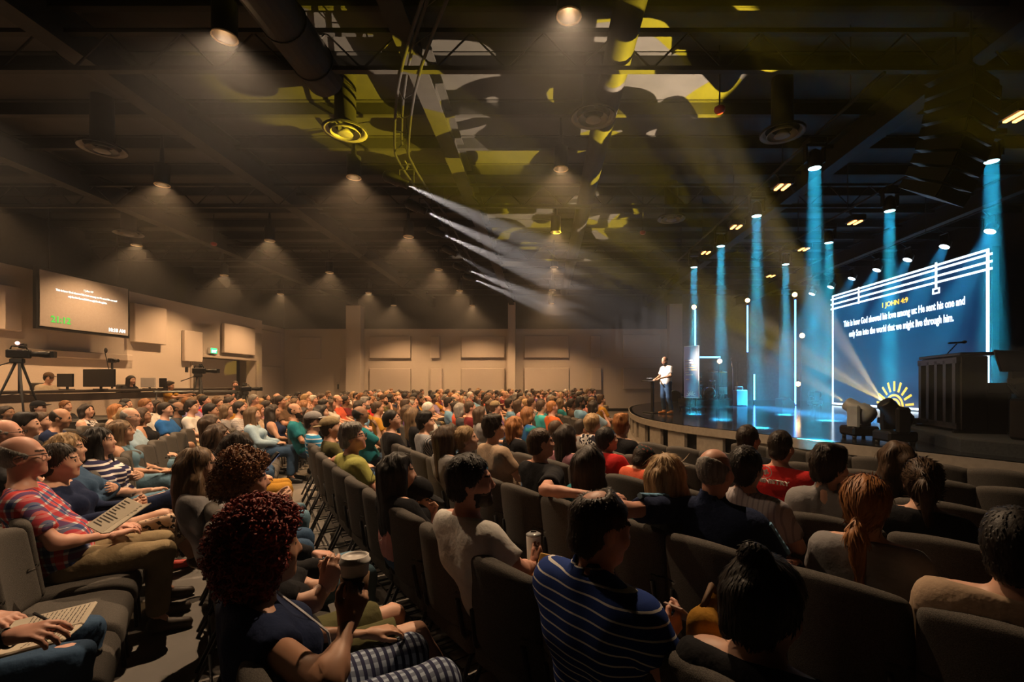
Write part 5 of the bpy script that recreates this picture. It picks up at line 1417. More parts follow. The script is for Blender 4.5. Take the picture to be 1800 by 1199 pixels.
# notebook writer at the lower left: head is outside the picture
def note_arm(g):
    return dict(ra=dict(e=g.loc(W(-75, 1165, 1.42)), w=g.loc(W(22, 1118, 1.46)), d=g.dir((.2, .02, .035)), n=g.dir((.05, .3, -.8)), c=32),
                la=dict(e=g.loc(W(-110, 1075, 1.75)), w=g.loc(W(-20, 1085, 1.70)), d=g.dir((.2, -.02, .0)), n=g.dir((0, 0, -1)), c=20))
g_note = sit('person in blue jeans and blue tee writing in a notebook', -150, 905, 1.2, shirt='blue', pants='denim', hairc='brown', skin='pink', lean=4, pre=note_arm, hand_vox=.0045, rl='std', ll='std', leg_vox=.019)

# the row of chair backs in the middle, from its far end to the camera
sit('man in grey and blue cap and blue striped shirt at row end', 552, 741, 1.16, hairc='dark', shirt=m_stripe_bl, cap=cloth('grey', CL['grey']), capm2=cloth('grey', CL['grey']), pants='khaki', head=(-25, 5, 0), lod=1)
sit('man in worn tan cap beside the blue striped shirt', 582, 752, 1.14, hairc='dark', shirt='olive', cap=cloth('khaki', CL['khaki']), backcap=True, lod=1, head=(-10, 0, 0))
def yellow_arm(g): 
    S = 1
    return dict(la=dict(e=(-.46, -.16, .90), w=(-.62, -.23, .86), d=(-.4, -.1, -.9), n=(.3, .9, -.2), c=25))
sit('grey haired man with glasses in lime yellow shirt, arm over next chair', 620, 769, 1.2, hairc='grey', hair='top', shirt='lime', collar=True, gl=True, pre=yellow_arm, wide=1.14, belly=.02, head=(-20, 0, 0), skin='pink', pants='khaki')
sit('dark long haired woman in black beside the lime shirt', 700, 832, 1.12, sex='f', hair='long', hairc='black', shirt='black', sleeve='short', head=(-10, 6, 0))
sit('boy in black cap and pink tee leaning on his hand', 728, 874, .95, hairc='black', hair='short', shirt='pink', cap=m_capk, backcap=False, lean=12, la='chin', ra='thigh', head=(-15, 15, 8), wide=.72)
def cupw(g):
    w = g.loc(W(938, 992, 2.38)); e = g.loc(W(914, 1004, 2.14))
    return dict(ra=dict(e=e, w=w, d=g.dir((.10, .16, .12)), n=g.dir((-.7, .5, .1)), c=45))
g_wt = sit('dark haired man in pale grey tee with a tumbler', 827, 846, 1.22, hairc='black', hair='short', hv=.014, beard=True, shirt='white', pants='mustard', bottom='shorts', pre=cupw, wide=1.14, head=(-28, 4, 0), skin='pink', lean=-8)
def polo_arm(g):
    w = g.loc(W(1172, 1122, 1.62)); e = g.loc(W(1180, 1190, 1.38))
    return dict(ra=dict(e=e, w=w, d=g.dir((.14, .12, .10)), n=g.dir((.0, .8, .35)), c=30), la='thigh')
g_polo = sit('balding man in blue polo shirt with white stripes, holding a phone', 1056, 928, 1.2, hair='short', hairc='dark', hv=.008, bald=1, shirt=m_polo, collar=True, pants='denim', pre=polo_arm, wide=1.16, skin='pink', head=(-18, 10, 0), lean=-2, hand_vox=.0045)
sit('black haired woman with a bun and earring nearest the camera', 1342, 1068, 1.10, sex='f', hair='top_bun', hairc='black', hv=.02, shirt='black', sleeve='long', pants='black', head=(-15, 12, 0), lean=0)
sit('black haired man in beige tee at the right picture edge', 1790, 966, 1.16, hairc='black', hv=.016, shirt='tan', pants='black', wide=1.1, skin='fair')
# second row of chair backs
sit('black haired man in grey fine striped shirt at middle row end', 748, 742, 1.2, hairc='black', hair='top', shirt=m_stripe_gr, pants='denim', head=(-20, 3, 0))
sit('woman with long straight brown hair in grey top', 785, 771, 1.16, sex='f', hair='long', hairc='brown', shirt='grey', pants='denim')
sit('blonde girl with scrunchie ponytail in blue tie-dye', 820, 772, 1.15, sex='f', hair='low_ponytail', hairc='blond', shirt=m_tiedye, pants='denim', head=(-25, 0, 0))
sit('tall dark haired man in tan tee before the lime shirt row', 868, 752, 1.24, hairc='dark', hair='top', hv=.014, shirt='tan', pants='denim', head=(-12, 0, 0), wide=1.1)
def arm_on_back(g):
    return dict(ra=dict(e=g.loc(W(958, 862, 2.98)), w=g.loc(W(1062, 872, 2.80)), d=g.dir((.3, -.1, .02)), n=g.dir((-.3, .2, -.8)), c=30))
sit('young man with cropped brown hair in black tee, arm over chair back', 951, 779, 1.2, hairc='brown', hair='short', hv=.006, shirt='black', pants='black', pre=arm_on_back, head=(-15, 3, 0), skin='pink', wide=1.1)
sit('woman with dark shoulder hair in teal top', 1038, 818, 1.15, sex='f', hair='shoulder', hairc='dark', shirt='teal', pants='black')
sit('blonde bobbed woman beside the bald man in navy', 1174, 840, 1.15, sex='f', hair='bob', hairc='blond', hv=.016, shirt='black', pants='black')
def navy_arm(g):
    return dict(la=dict(e=g.loc(W(1092, 897, 2.30)), w=g.loc(W(1066, 880, 2.44)), d=g.dir((-.15, .1, .0)), n=g.dir((0, .2, -1)), c=30), ra='thigh')
g_navy = sit('bald crowned man in navy polo with sky blue sleeve stripes', 1257, 830, 1.22, hair='bald_fringe', hairc='grey', shirt='navy', pants='black', pre=navy_arm, wide=1.24, belly=.02, skin='pink', lean=-6, collar=True)
sit('woman with low ponytail in pale grey tee', 1524, 888, 1.16, sex='f', hair='low_ponytail', hairc='ginger', hv=.014, shirt='grey', pants='black', skin='fair')
# third row and on towards the stage
sit('ginger bobbed woman in black top', 906, 750, 1.15, sex='f', hair='bob', hairc='ginger', shirt='black', lod=0)
sit('brown haired child beside the mauve top', 978, 756, 1.02, hairc='brown', shirt='white', lod=1)
sit('woman with dark hair and sunglasses on head in mauve top', 996, 769, 1.15, sex='f', hair='shoulder', hairc='dark', shirt='mauve')
sit('black haired person in red tee before the teal top', 1067, 773, 1.12, hairc='black', shirt='red', pants='black', head=(-15, 0, 0))
sit('child in patterned cap with red tee bending down', 1131, 808, .98, hairc='dark', shirt='coral', cap=blotch('cap_print', (.02, .03, .03), (.20, .06, .04), 40, .6), lean=2, head=(0, 25, 0), wide=.85)
sit('dark haired man in pale striped shirt beside bald man', 1312, 823, 1.18, hairc='black', shirt=m_plaid_p, collar=True, pants='black', hv=.014)
sit('brown haired man in pale collared shirt', 1458, 820, 1.18, hairc='dark', hair='top', shirt='grey', collar=True, pants='black', head=(-25, 8, 0), hv=.015)
sit('woman with high brown ponytail in black top', 1622, 848, 1.16, sex='f', hair='high_ponytail', hairc='brown', hv=.014, shirt='black', sleeve='short', pants='black', head=(15, 0, 0))
sit('woman with spiky blond hair in black and white print', 1042, 745, 1.16, sex='f', hair='short', hv=.02, hairc='blond', shirt=m_bwprint, pants='black')
sit('sandy haired man in dark jacket by the stage edge', 1093, 747, 1.2, hairc='ginger', hair='top', shirt='black', sleeve='long', pants='black', head=(10, 0, 0))
sit('dark haired man in black at the front row centre', 1316, 772, 1.18, hairc='dark', shirt='black', pants='black', head=(-10, 0, 0))
g_redt = sit('man with cropped hair in bright red printed tee', 1373, 786, 1.2, hairc='dark', hv=.006, shirt='red', pants='black', skin='pink', wide=1.15, lean=-6)
sit('woman with long wavy brown hair near the stage', 1578, 806, 1.15, sex='f', hair='wavy', hairc='brown', shirt='black', pants='black', head=(20, 0, 0))
# middle distance before the aisle
mid = [
 (422, 718, 1.2, 'bearded man in white checked shirt and blue shorts at the aisle', dict(hairc='dark', beard=True, shirt=m_plaid_w, bottom='shorts', pants='skyblue', wide=1.1, rl='std')),
 (445, 729, 1.14, 'woman with long sandy hair in pale cardigan at the aisle', dict(sex='f', hair='long', hairc='light_brown', shirt='lightblue', sleeve='long', pants='denim')),
 (481, 724, 1.15, 'woman with wavy dark hair, dark vest and crossed bare legs', dict(sex='f', hair='wavy', hairc='dark', shirt='navy', sleeve='none', skin='tan', bottom='shorts', pants='darkgrey', rl='over')),
 (519, 722, 1.2, 'bald bearded man in blue checked shirt', dict(hair='bald_fringe', hairc='dark', beard=True, shirt='teal', skin='tan', head=(-20, 0, 0))),
 (566, 725, 1.16, 'woman with long black hair behind the grey cap', dict(sex='f', hair='wavy', hairc='black', shirt='black')),
 (541, 716, 1.15, 'woman with auburn bob near the blue checked shirt', dict(sex='f', hair='bob', hairc='ginger', shirt='black')),
 (634, 729, 1.2, 'dark skinned man in teal shirt with hand at his glasses', dict(hair='bald_fringe', hairc='black', skin='brown', shirt='teal', gl=True, ra='chin')),
 (664, 718, 1.18, 'person with short brown hair in mustard top', dict(hairc='brown', shirt='mustard', skin='tan')),
 (689, 738, 1.18, 'dark haired man with headset in black tee', dict(hairc='black', shirt='black', gl=True, head=(-20, 0, 0))),
 (727, 731, 1.15, 'woman with long tangled blond hair in black tee', dict(sex='f', hair='wavy', hairc='light_brown', shirt='black')),
 (754, 719, 1.18, 'old man with white hair and pale shirt', dict(hairc='white', shirt='white')),
 (789, 709, 1.2, 'dark haired man in sky blue printed shirt', dict(hairc='dark', hair='top', shirt='skyblue')),
 (803, 716, 1.15, 'woman in coral top with tied dark hair', dict(sex='f', hair='bun', hairc='dark', shirt='coral')),
 (827, 717, 1.2, 'short haired man in maroon shirt', dict(hairc='brown', hv=.006, shirt='maroon', skin='pink')),
 (871, 716, 1.16, 'man in tan baseball cap behind the tall tan tee', dict(hairc='brown', shirt='purple', cap='khaki')),
 (845, 728, 1.14, 'brown haired woman in grey top before the maroon shirt', dict(sex='f', hair='bob', hairc='brown', shirt='grey')),
 (929, 729, 1.15, 'brown bobbed woman in blue green tie-dye', dict(sex='f', hair='bob', hairc='auburn', shirt=m_tiedye2)),
 (971, 716, 1.2, 'balding man in bright orange tee', dict(hair='short', hv=.004, hairc='ginger', shirt='orange', wide=1.15, skin='pink')),
 (952, 715, 1.18, 'man in aqua tee left of the orange tee', dict(hairc='brown', shirt='aqua')),
 (935, 708, 1.18, 'man in pale grey tee behind the tie-dye top', dict(hairc='brown', shirt='grey')),
 (896, 710, 1.18, 'bearded man in sky blue tee leaning back', dict(hairc='dark', beard=True, shirt='skyblue', lean=-18)),
 (912, 712, 1.16, 'woman in pink top leaning back beside the sky blue tee', dict(sex='f', hair='shoulder', hairc='brown', shirt='pink', lean=-16)),
 (1022, 752, 1.0, 'dark haired child just before the spiky blond woman', dict(hairc='dark', shirt='grey')),
]
for px, py, z, lb, sp in mid:
    sp = dict(sp)
    if sp.get('cap'): sp['cap'] = cloth(sp['cap'], CL[sp['cap']])
    sit(lb, px, py, z, lod=1, **sp)

# ------------------------------------------------------------------ chairs of the near block
def nth(n): return {1: 'first', 2: 'second', 3: 'third'}.get(n) or ('fourth fifth sixth seventh eighth ninth tenth eleventh twelfth thirteenth fourteenth fifteenth sixteenth seventeenth eighteenth nineteenth twentieth'.split()+['twenty-%s' % w for w in 'first second third fourth fifth sixth seventh eighth ninth'.split()])[n-4]
ROWN = {-4: 'rearmost near row', -3: 'row behind the plaid shirt man', -2: 'row of the plaid shirt man', -1: 'row of the red haired woman', 0: 'middle row of chair backs with the striped polo', 1: 'row of the bald man in navy', 2: 'row of the high ponytail', 3: 'row of the red printed tee', 4: 'row behind the front row', 5: 'front row'}
NEAR = []
for k in range(-4, 6):
    s = -4.0+.87*k if k > -2 else -3.9+.9*k
    s0 = {0: -4.0, 1: -3.02, -1: -4.76}.get(k, s); i = 0; s = s0
    while True:
        p = rowA(k, s, .255)
        if p.y < .35 or p.x/max(p.y, .1) > 1.35: break
        i += 1
        near_cam = (p-Vector((0, 0))).length < .62
        if not near_cam and p.x/max(p.y, .1) > -1.5:
            f = (CA-p).normalized()
            chair((p.x, p.y, 0), f, 'grey chair, %s from aisle end, %s' % (nth(i), ROWN[k])); NEAR.append((p.x, p.y))
        s += .535
print('NEAR CHAIRS', len(NEAR), 'TRI', TRI[0])

# ------------------------------------------------------------------ things held
def prop(name, label, cat, p, rz=0): return thing(name, label, cat, p, rz)
# coffee cup in the red haired woman's hand
hw_ = g_red.P['frame'][2][1]; wd = g_red.wld(hw_[1]); 
hd = Vector((g_red.rgt.x*hw_[2][0]+g_red.f.x*hw_[2][1], g_red.rgt.y*hw_[2][0]+g_red.f.y*hw_[2][1], hw_[2][2])).normalized()
hn = Vector((g_red.rgt.x*hw_[3][0]+g_red.f.x*hw_[3][1], g_red.rgt.y*hw_[3][0]+g_red.f.y*hw_[3][1], hw_[3][2])).normalized()
cp = wd+hd*.085+hn*.052; cp.z -= .055
t = prop('coffee_cup', 'white paper coffee cup with lid and brown sleeve in a hand', 'cup', cp)
MB().lathe([(.027, 0), (.029, .002), (.040, .112), (.0415, .114), (.040, .116)], n=24).build('cup', mat('paper_white', (.62, .58, .54), .6), t)
MB().lathe([(.0312, .022), (.0345, .022), (.0405, .078), (.0375, .078)], n=24).build('sleeve', mat('cardboard', (.17, .085, .035), .8), t)
MB().lathe([(.043, .112), (.0435, .118), (.040, .121), (.0385, .132), (.034, .133), (.033, .128), (.0001, .127)], n=24).build('lid', mat('lid_white', (.70, .66, .62), .4), t)
tw = (Vector((0, 0))-Vector((cp.x, cp.y))).normalized(); yaw = math.atan2(tw.y, tw.x)+PI/2
text('lettering', 'IEP', m_gloss, t, (tw.x*.0395, tw.y*.0395, .042), (PI/2+.10, 0, yaw), width=.05, height=.028, bold=.03, ext=.002)
# tumbler of the white tee man
hw_ = g_wt.P['frame'][2][1]; wd = g_wt.wld(hw_[1])
wv_ = lambda q: Vector((g_wt.rgt.x*q[0]+g_wt.f.x*q[1], g_wt.rgt.y*q[0]+g_wt.f.y*q[1], q[2])).normalized()
hdw, hnw = wv_(hw_[2]), wv_(hw_[3])
t = prop('tumbler', 'white tumbler with clear lid in the hand of the pale grey tee man', 'tumbler', wd+hdw*.085+hnw*.05+Vector((0, 0, -.085)))
MB().lathe([(.030, 0), (.032, .003), (.038, .15), (.036, .155)], n=22).build('body', mat('tumbler_white', (.55, .54, .53), .4), t)
MB().lathe([(.039, .150), (.039, .158), (.030, .163), (.0001, .163)], n=22).build('lid', mat('lid_clear', (.25, .26, .27), .15), t)
MB().box((0, .012, .166), (.03, .012, .006)).build('slider', m_gloss, t)
# phone of the polo man
hw_ = g_polo.P['frame'][2][1]; wd = g_polo.wld(hw_[1])
t = prop('phone', 'phone in a tan leather wallet case held by the striped polo man', 'phone', wd+Vector((.075, .075, .045)), R(-48))
Mp = Matrix.Rotation(R(52), 3, 'X')
MB().box((0, 0, 0), (.080, .012, .160), bev=.006, M=Mp).build('case', noisy('tan_leather', (.16, .09, .06), (.22, .13, .09), 40, .5), t)
MB().box(Mp @ Vector((-.016, -.008, .048)), (.036, .006, .040), bev=.003, M=Mp).build('camera_bump', m_gloss, t)
b = MB()
for (x, z) in ((-.024, .058), (-.008, .058), (-.016, .040)): b.lathe([(.006, -.001), (.006, .003)], Mp @ Vector((x, -.012, z)), 10, Mp @ Matrix.Rotation(PI/2, 3, 'X'))
b.build('lenses', mat('lens_glass', (.05, .06, .07), .1), t)
# phone of the bent man
p = W(474, 812, 3.0); t = prop('phone', 'lit phone in the hands of the bent dark haired man', 'phone', p, R(-50))
Mp = Matrix.Rotation(R(-40), 3, 'X')
MB().box((0, 0, 0), (.075, .010, .15), bev=.004, M=Mp).build('body', m_gloss, t)
MB().box(Mp @ Vector((0, .006, 0)), (.066, .002, .138), M=Mp).build('screen', em('phone_glow', (.25, .35, .6), .5), t)
# open book on the lap of the woman with tied hair
p = W(216, 912, 2.62)
t = prop('open_book', 'open printed booklet on the lap of the woman with tied hair', 'book', p, R(-28))
m_page = noisy('page', (.46, .40, .31), (.50, .44, .35), 5, .8)
for s_, nm in ((-1, 'page'), (1, 'page')):
    Mx = Matrix.Rotation(R(32), 3, 'X') @ Matrix.Rotation(R(-14*s_), 3, 'Y')
    MB().box(Mx @ Vector((s_*.072, 0, 0)), (.142, .215, .006), M=Mx, bev=.002).build(nm, m_page, t)
    b = MB()
    rg = random.Random(4)
    for i in range(11 if s_ < 0 else 5):
        L_ = .03+rg.random()*.08; b.box(Mx @ Vector((s_*.072-.055+L_/2, .085-i*.016, .0045)), (L_, .003, .001), M=Mx)
    b.build('print', mat('ink', (.06, .05, .05), .8), t)
# notebook and pen of the writer
p = W(68, 1118, 1.60)
t = prop('notebook', 'cream notebook with handwriting on the writer knee', 'notebook', p, R(-62))
for s_ in (-1, 1):
    Mx = Matrix.Rotation(R(6), 3, 'X') @ Matrix.Rotation(R(-7*s_), 3, 'Y')
    MB().box(Mx @ Vector((s_*.077, 0, 0)), (.152, .225, .012), M=Mx, bev=.005).build('page', m_page, t)
    b = MB(); rg = random.Random(7+s_)
    for i in range(14):
        y = .095-i*.0125; x = -.06
        while x < .05 and i < (13 if s_ < 0 else 8):
            L_ = .008+rg.random()*.018; b.box(Mx @ Vector((s_*.077+x+L_/2, y+rg.uniform(-.001, .001), .0072)), (L_, .0022, .0006), M=Mx); x += L_+.006
    b.build('handwriting', mat('ink', (.06, .05, .05), .8), t)
hw_ = g_note.P['frame'][2][1]; wd = g_note.wld(hw_[1])
pd = Vector((.09, .01, -.05)); a = W(98, 1103, 1.52)
t = prop('pen', 'black pen in the writing hand over the notebook', 'pen', a)
MB().tube([(-.07, .0, .045), (0, 0, .01), (.035, 0, -.012)], .0045, 7).build('barrel', m_gloss, t); MB().tube([(.035, 0, -.012), (.045, 0, -.018)], .002, 6).build('tip', m_chrome, t)
# wrist band of the writer, watch, belongings
MB().lathe([(.030, -.008), (.032, 0), (.030, .008)], (0, 0, 0), 16, cap=False).build('wristband', m_gloss, g_note.o)
wb = g_note.o.children[-1]
E_, W__ = g_note.P['frame'][2][1][0], g_note.P['frame'][2][1][1]
for c in g_note.o.children:
    if c.name.startswith('wristband'): c.location = Vector(W__+(E_-W__)*.10); c.rotation_euler = Vector(W__-E_).to_track_quat('Z', 'Y').to_euler()
# yellow folder between the tumbler man and the polo
t = prop('folder', 'mustard yellow printed folder beside the tumbler man', 'folder', W(962, 1016, 2.12), R(-30))
Mx = Matrix.Rotation(R(58), 3, 'X')
MB().box((0, 0, 0), (.13, .2, .012), M=Mx, bev=.004).build('cover', mat('folder_yellow', (.38, .21, .03), .7), t)
b = MB()
for i in range(9): b.box(Mx @ Vector((0, .02-i*.009, .007)), (.08, .003, .001), M=Mx)
b.build('print', mat('ink', (.06, .05, .05), .8), t)
# mustard bag strap draped by the nearest black haired woman
t = prop('shoulder_bag', 'mustard cloth bag hanging on the chair of the nearest black haired woman', 'bag', W(1238, 1150, 1.42))
s = SDF(); s.cap(V3(0, 0, .07), V3(.03, .05, -.14), .055, .085, k=.05, fl=(unit(V3(.8, .6, 0)), 1.5)); s.cap(V3(0, 0, .09), V3(.06, .10, .12), .03, .025, k=.04)
v, q = s.mesh(.012, None, [], waves(3, .008, 40)); o = bpy.data.objects.new('pouch', fast_mesh('pouch', v, q, [cloth('mustard', CL['mustard'])])); link(o, t)
b = MB(); b.tube([(.0, .02, .12), (.05, .08, .17), (.10, .13, .10)], .011, 6); b.build('strap', mat('strap_brown', (.10, .05, .02), .7), t)
# print on the red tee: emblem ring with cross and the word
hcx = g_redt
def on_back(g, x, y, z): return (x, y, z)
rb = g_redt.o
m_print = mat('print_white', (.65, .6, .56), .8)
zz = .90; yb = -.262
b = MB(); 
for k in range(20):
    a0 = 2*PI*k/20; a1 = 2*PI*(k+1)/20; b.tube([(-.03+.042*math.cos(a0), yb, .985+.042*math.sin(a0)), (-.03+.042*math.cos(a1), yb, .985+.042*math.sin(a1))], .0035, 4, False)
b.box((-.03, yb, .985), (.014, .006, .044), M=Matrix.Rotation(R(20), 3, 'Y')); b.box((-.03, yb, .985), (.044, .006, .014), M=Matrix.Rotation(R(20), 3, 'Y'))
b.build('emblem', m_print, rb)
text('lettering', 'MINISTRY', m_print, rb, (.02, yb, .905), (PI/2, 0, 0), width=.24, height=.032, bold=.02, ext=.006)
# pale stripes on the navy polo sleeves
for sd in (1, -1):
    A_ = g_navy.P['frame'][2][sd]; up_ = g_navy.P['frame'][4]; S0 = up_((.178*sd, -.065, .975)); E_ = A_[0]
    n_ = unit(E_-S0); u_ = unit(V3(0, -.35, 1)-n_*np.dot(V3(0, -.35, 1), n_))
    b = MB(); pts = [Vector(S0+n_*t_*np.linalg.norm(E_-S0)*.72+u_*.070) for t_ in np.linspace(.05, 1, 6)]
    for i in range(5):
        b.tube([pts[i], pts[i+1]], .016, 6)
    b.build('sleeve_stripe', cloth('skyblue', CL['skyblue']), g_navy.o)
# lanyard on the red haired woman
up_ = g_red.P['frame'][4]
b = MB()
for x in (.055, .075): b.tube([Vector(up_((x*.6, .0, 1.06))), Vector(up_((x, .06, .97))), Vector(up_((x*.9, .125, .86))), Vector(up_((.03, .14, .72)))], .0035, 5)
b.build('lanyard', mat('lanyard_white', (.5, .5, .52), .7), g_red.o)
# ------------------------------------------------------------------ preacher, standing
face = Vector((-.92, -.39))
def stand(label, px, py_feet, d, z0, face, size=1.0, **k):
    p = W(px, py_feet, d)
    skin = k.pop('skin', 'fair'); shirt = k.pop('shirt'); pants = k.pop('pants'); shoe = k.pop('shoe', 'black'); hairc = k.pop('hairc', 'dark'); gl = k.pop('gl', False)
    k.setdefault('fine', .011); k.setdefault('body_vox', .02); k.setdefault('cloth_vox', .016); k.setdefault('hand_vox', .007)
    P = person_meshes(label, size=size, stand=True, **k)
    o = person_object('p', label, P, (p.x, d, z0), face, skin, cm(shirt), cm(pants), SHOE[shoe], hm(hairc), beard=hm(hairc) if k.get('beard') else None)
    return o, P
stand('bald bearded preacher in pale short sleeved shirt and jeans on the stage', 1171, 728, 14.75, STAGE, (-.90, -.42), hair='bald_fringe', hairc='dark', hv=.003, beard=True, shirt='white', pants='denim', shoe='orange', skin='tan', collar=True, lean=6, head=(0, 22, 0),
      la=((.26, .04, .76), (.14, .32, .72), (-.1, .95, -.1), (0, 0, -1), 20), ra=((.25, .02, .74), (.12, .28, .70), (-.3, .9, -.1), (0, 0, -1), 20), wide=1.1, rl=((.09, 0, .93), (.10, .05, .50), (.11, -.02, .10), (.13, .16, .035)), ll=((.09, 0, .93), (.12, .0, .50), (.13, -.10, .10), (.15, .06, .035)))
# ------------------------------------------------------------------ video booth on the left
m_booth = noisy('booth_wall', (.42, .34, .28), (.46, .38, .32), 25, .85)
t = thing('booth', 'long control booth with pale front and dark counter', 'booth', (-11.2, 0, 0))
MB().box((0, 13.4, .70), (.16, 8.6, 1.40)).build('front_wall', m_booth, t)
MB().box((-.28, 13.4, 1.46), (.75, 8.7, .07), bev=.01).build('counter', mat('counter_dark', (.03, .022, .018), .4), t)
MB().box((.03, 13.4, 1.33), (.12, 8.62, .16)).build('edge_band', mat('counter_dark', (.03, .022, .018), .4), t)
MB().box((-1.6, 13.4, .35), (3.0, 8.6, .70)).build('raised_floor', m_booth, t)
t = thing('camera_platform', 'low dark platform with rail before the booth', 'platform', (-10.2, 9.6, 0))
MB().box((0, 0, .42), (1.5, 4.2, .84)).build('deck', m_black, t)
MB().box((0, 0, .855), (1.5, 4.2, .03)).build('top', m_cframe, t)
# monitors
def monitor(px0, px1, py0, py1, d, label, pale=False):
    a = W(px0, py1, d); b_ = W(px1, py0, d); w_ = b_.x-a.x; h = b_.z-a.z
    t = thing('monitor', label, 'monitor', ((a.x+b_.x)/2, d, 1.495), R(-12))
    MB().box((0, 0, a.z-1.495+h/2), (w_, .04, h), bev=.008).build('panel', mat('monitor_pale', (.35, .33, .33), .4) if pale else m_gloss, t)
    MB().box((0, .04, max(.04, (a.z-1.495+h*.4)/2)), (.05, .03, max(.08, a.z-1.495+h*.4))).build('stand', m_gloss, t)
    MB().box((0, .03, .012), (.26, .18, .02), bev=.005).build('foot', m_gloss, t)
monitor(97, 133, 657, 680, 11.4, 'small black monitor seen from behind on the booth counter')
monitor(139, 210, 649, 680, 12.0, 'wide black monitor seen from behind on the booth counter')
monitor(245, 276, 664, 681, 13.2, 'pale backed monitor on the booth counter', True)
monitor(279, 294, 665, 681, 13.9, 'narrow bluish monitor beside the pale one')
# crew
def seated_at(label, px, py, d, face, zoff, **k):
    hw = W(px, py, d); P = None
    skin = k.pop('skin', 'fair'); shirt = k.pop('shirt'); hairc = k.pop('hairc', 'dark'); cap = k.pop('cap', None); hs = k.pop('headset', True)
    P = person_meshes(label, lean=0, fine=.011, body_vox=.022, cloth_vox=.019, hand_vox=.008, **k)
    hl = P['frame'][0]; f = Vector(face).normalized(); rgt = Vector((f.y, -f.x))
    root = Vector((hw.x, hw.y))-f*float(hl[1])-rgt*float(hl[0])
    o = person_object('p', label, P, (root.x, root.y, hw.z-float(hl[2])), f, skin, cm(shirt), cm('black'), m_gloss, hm(hairc), beard=hm(hairc) if k.get('beard') else None)
    if cap: ball_cap(o, P, cloth(cap, CL[cap]))
    if hs:
        H = P['frame'][5]; b = MB()
        b.tube([H(.09*math.cos(a), -.01, .02+.115*math.sin(a)) for a in np.linspace(0, PI, 12)], .008, 6)
        for x in (-1, 1): b.sphere(H(x*.09, -.01, -.005), .04, 6, (.5, 1, 1))
        b.build('headset', m_gloss, o)
    return o, P, root
def booth_stool(px, d, h, label):
    t = thing('office_chair', label, 'chair', (px, d, .70))
    MB().box((0, 0, h), (.46, .46, .08), bev=.03).build('seat', m_chair, t); MB().box((-.26, 0, h+.42), (.07, .44, .5), bev=.03).build('backrest', m_chair, t)
    MB().tube([(0, 0, 0.03), (0, 0, h)], .03, 8).build('post', m_cframe, t); b = MB()
    for k in range(5): b.tube([(0, 0, .05), (.28*math.cos(k*1.257), .28*math.sin(k*1.257), .02)], .018, 6)
    b.build('base', m_cframe, t)
for (px, py, d, lb, kw) in ((86, 664, 12.0, 'crew member in cap and headset at the booth counter', dict(shirt='cream', cap='brown', sleeve='short')),
                            (231, 668, 13.6, 'dark haired crew member low behind the booth counter', dict(shirt='black', sex='f', hair='long', hairc='black', headset=False))):
    o, P, rt = seated_at(lb, px, py, d, (1, -.15), 0, ll='std', **kw)
    booth_stool(rt.x, rt.y, o.location.z+.43-.70, 'black office chair under the ' + lb.split(' at')[0].split(' low')[0])
# standing camera operators
stand('camera operator in mustard tee with headset reaching to the camera', 297, 738, 14.2, 0.0, (.95, .30), hairc='dark', hair='top', shirt='mustard', pants='black', size=.92, ra=((.25, .22, .86), (.15, .50, .92), (-.1, .95, .2), (0, 0, -1), 30), la=((.24, .2, .90), (.14, .48, .98), (-.1, .95, .2), (0, 0, -1), 30), lean=4, skin='tan')
op = bpy.context.scene.objects
stand('camera operator in black shirt with headset facing the hall', 414, 738, 17.0, 0.0, (.55, -.83), hairc='brown', hair='short', shirt='black', sleeve='long', pants='black', size=.98, ra='hold', la='thigh', skin='pink', beard=True)
def add_headset(label):
    pass
# video cameras on stands
def video_camera(px, py, d, zfoot, label, light=False, rz=0, sc_=1.0, spread=.42):
    p = W(px, py, d)
    t = thing('video_camera', label, 'video camera', (p.x, d, zfoot), rz)
    H = p.z-zfoot
    MB().box((0, 0, H), (.13, .34, .17), bev=.02).build('body', m_gloss, t)
    MB().lathe([(.05, .0), (.055, .12), (.07, .22), (.07, .30), (.05, .305)], (0, .16, H), 14, Matrix.Rotation(-PI/2, 3, 'X')).build('lens', m_gloss, t)
    MB().box((0, .50, H), (.17, .06, .13), bev=.01).build('lens_hood', m_gloss, t)
    b = MB(); b.tube([(0, -.12, H+.085), (0, -.10, H+.15), (0, .10, H+.15), (0, .12, H+.085)], .014, 6); b.build('top_handle', m_gloss, t)
    MB().box((-.10, .02, H+.16), (.16, .08, .10), bev=.01).build('viewfinder', m_gloss, t)
    MB().box((.06, -.30, H+.03), (.26, .03, .16), bev=.008).build('monitor', m_gloss, t)
    MB().box((0, -.02, H-.14), (.12, .2, .10), bev=.02).build('fluid_head', m_bmetal, t)
    MB().tube([(0, -.05, H-.14), (.05, -.45, H-.32)], .013, 6).build('pan_bar', m_bmetal, t)
    if light: MB().sphere((0, -.02, H+.21), .035, 6).build('tally_light', em('tally', (1, .45, .35), 5), t)
    for k in range(3):
        a = 2*PI*k/3+.5
        b = MB(); b.tube([(.05*math.cos(a), .05*math.sin(a), H-.19), (spread*.55*math.cos(a), spread*.55*math.sin(a), (H-.19)*.45), (spread*math.cos(a), spread*math.sin(a), 0)], .02, 7, radii=[.024, .019, .014]); b.build('leg', m_bmetal, t)
    b = MB(); b.tube([(0, 0, H-.2), (0, 0, (H-.2)*.5)], .014, 6)
    for k in range(3):
        a = 2*PI*k/3+.5; b.tube([(0, 0, (H-.2)*.5), (spread*.55*math.cos(a), spread*.55*math.sin(a), (H-.19)*.45)], .008, 5)
    b.build('spreader', m_bmetal, t)
    return t
video_camera(33, 622, 9.4, .87, 'large video camera with lit tally lamp on tall tripod', True, R(-62), spread=.5)
video_camera(350, 652, 14.6, 0, 'video camera run by the mustard tee operator', False, R(-65))
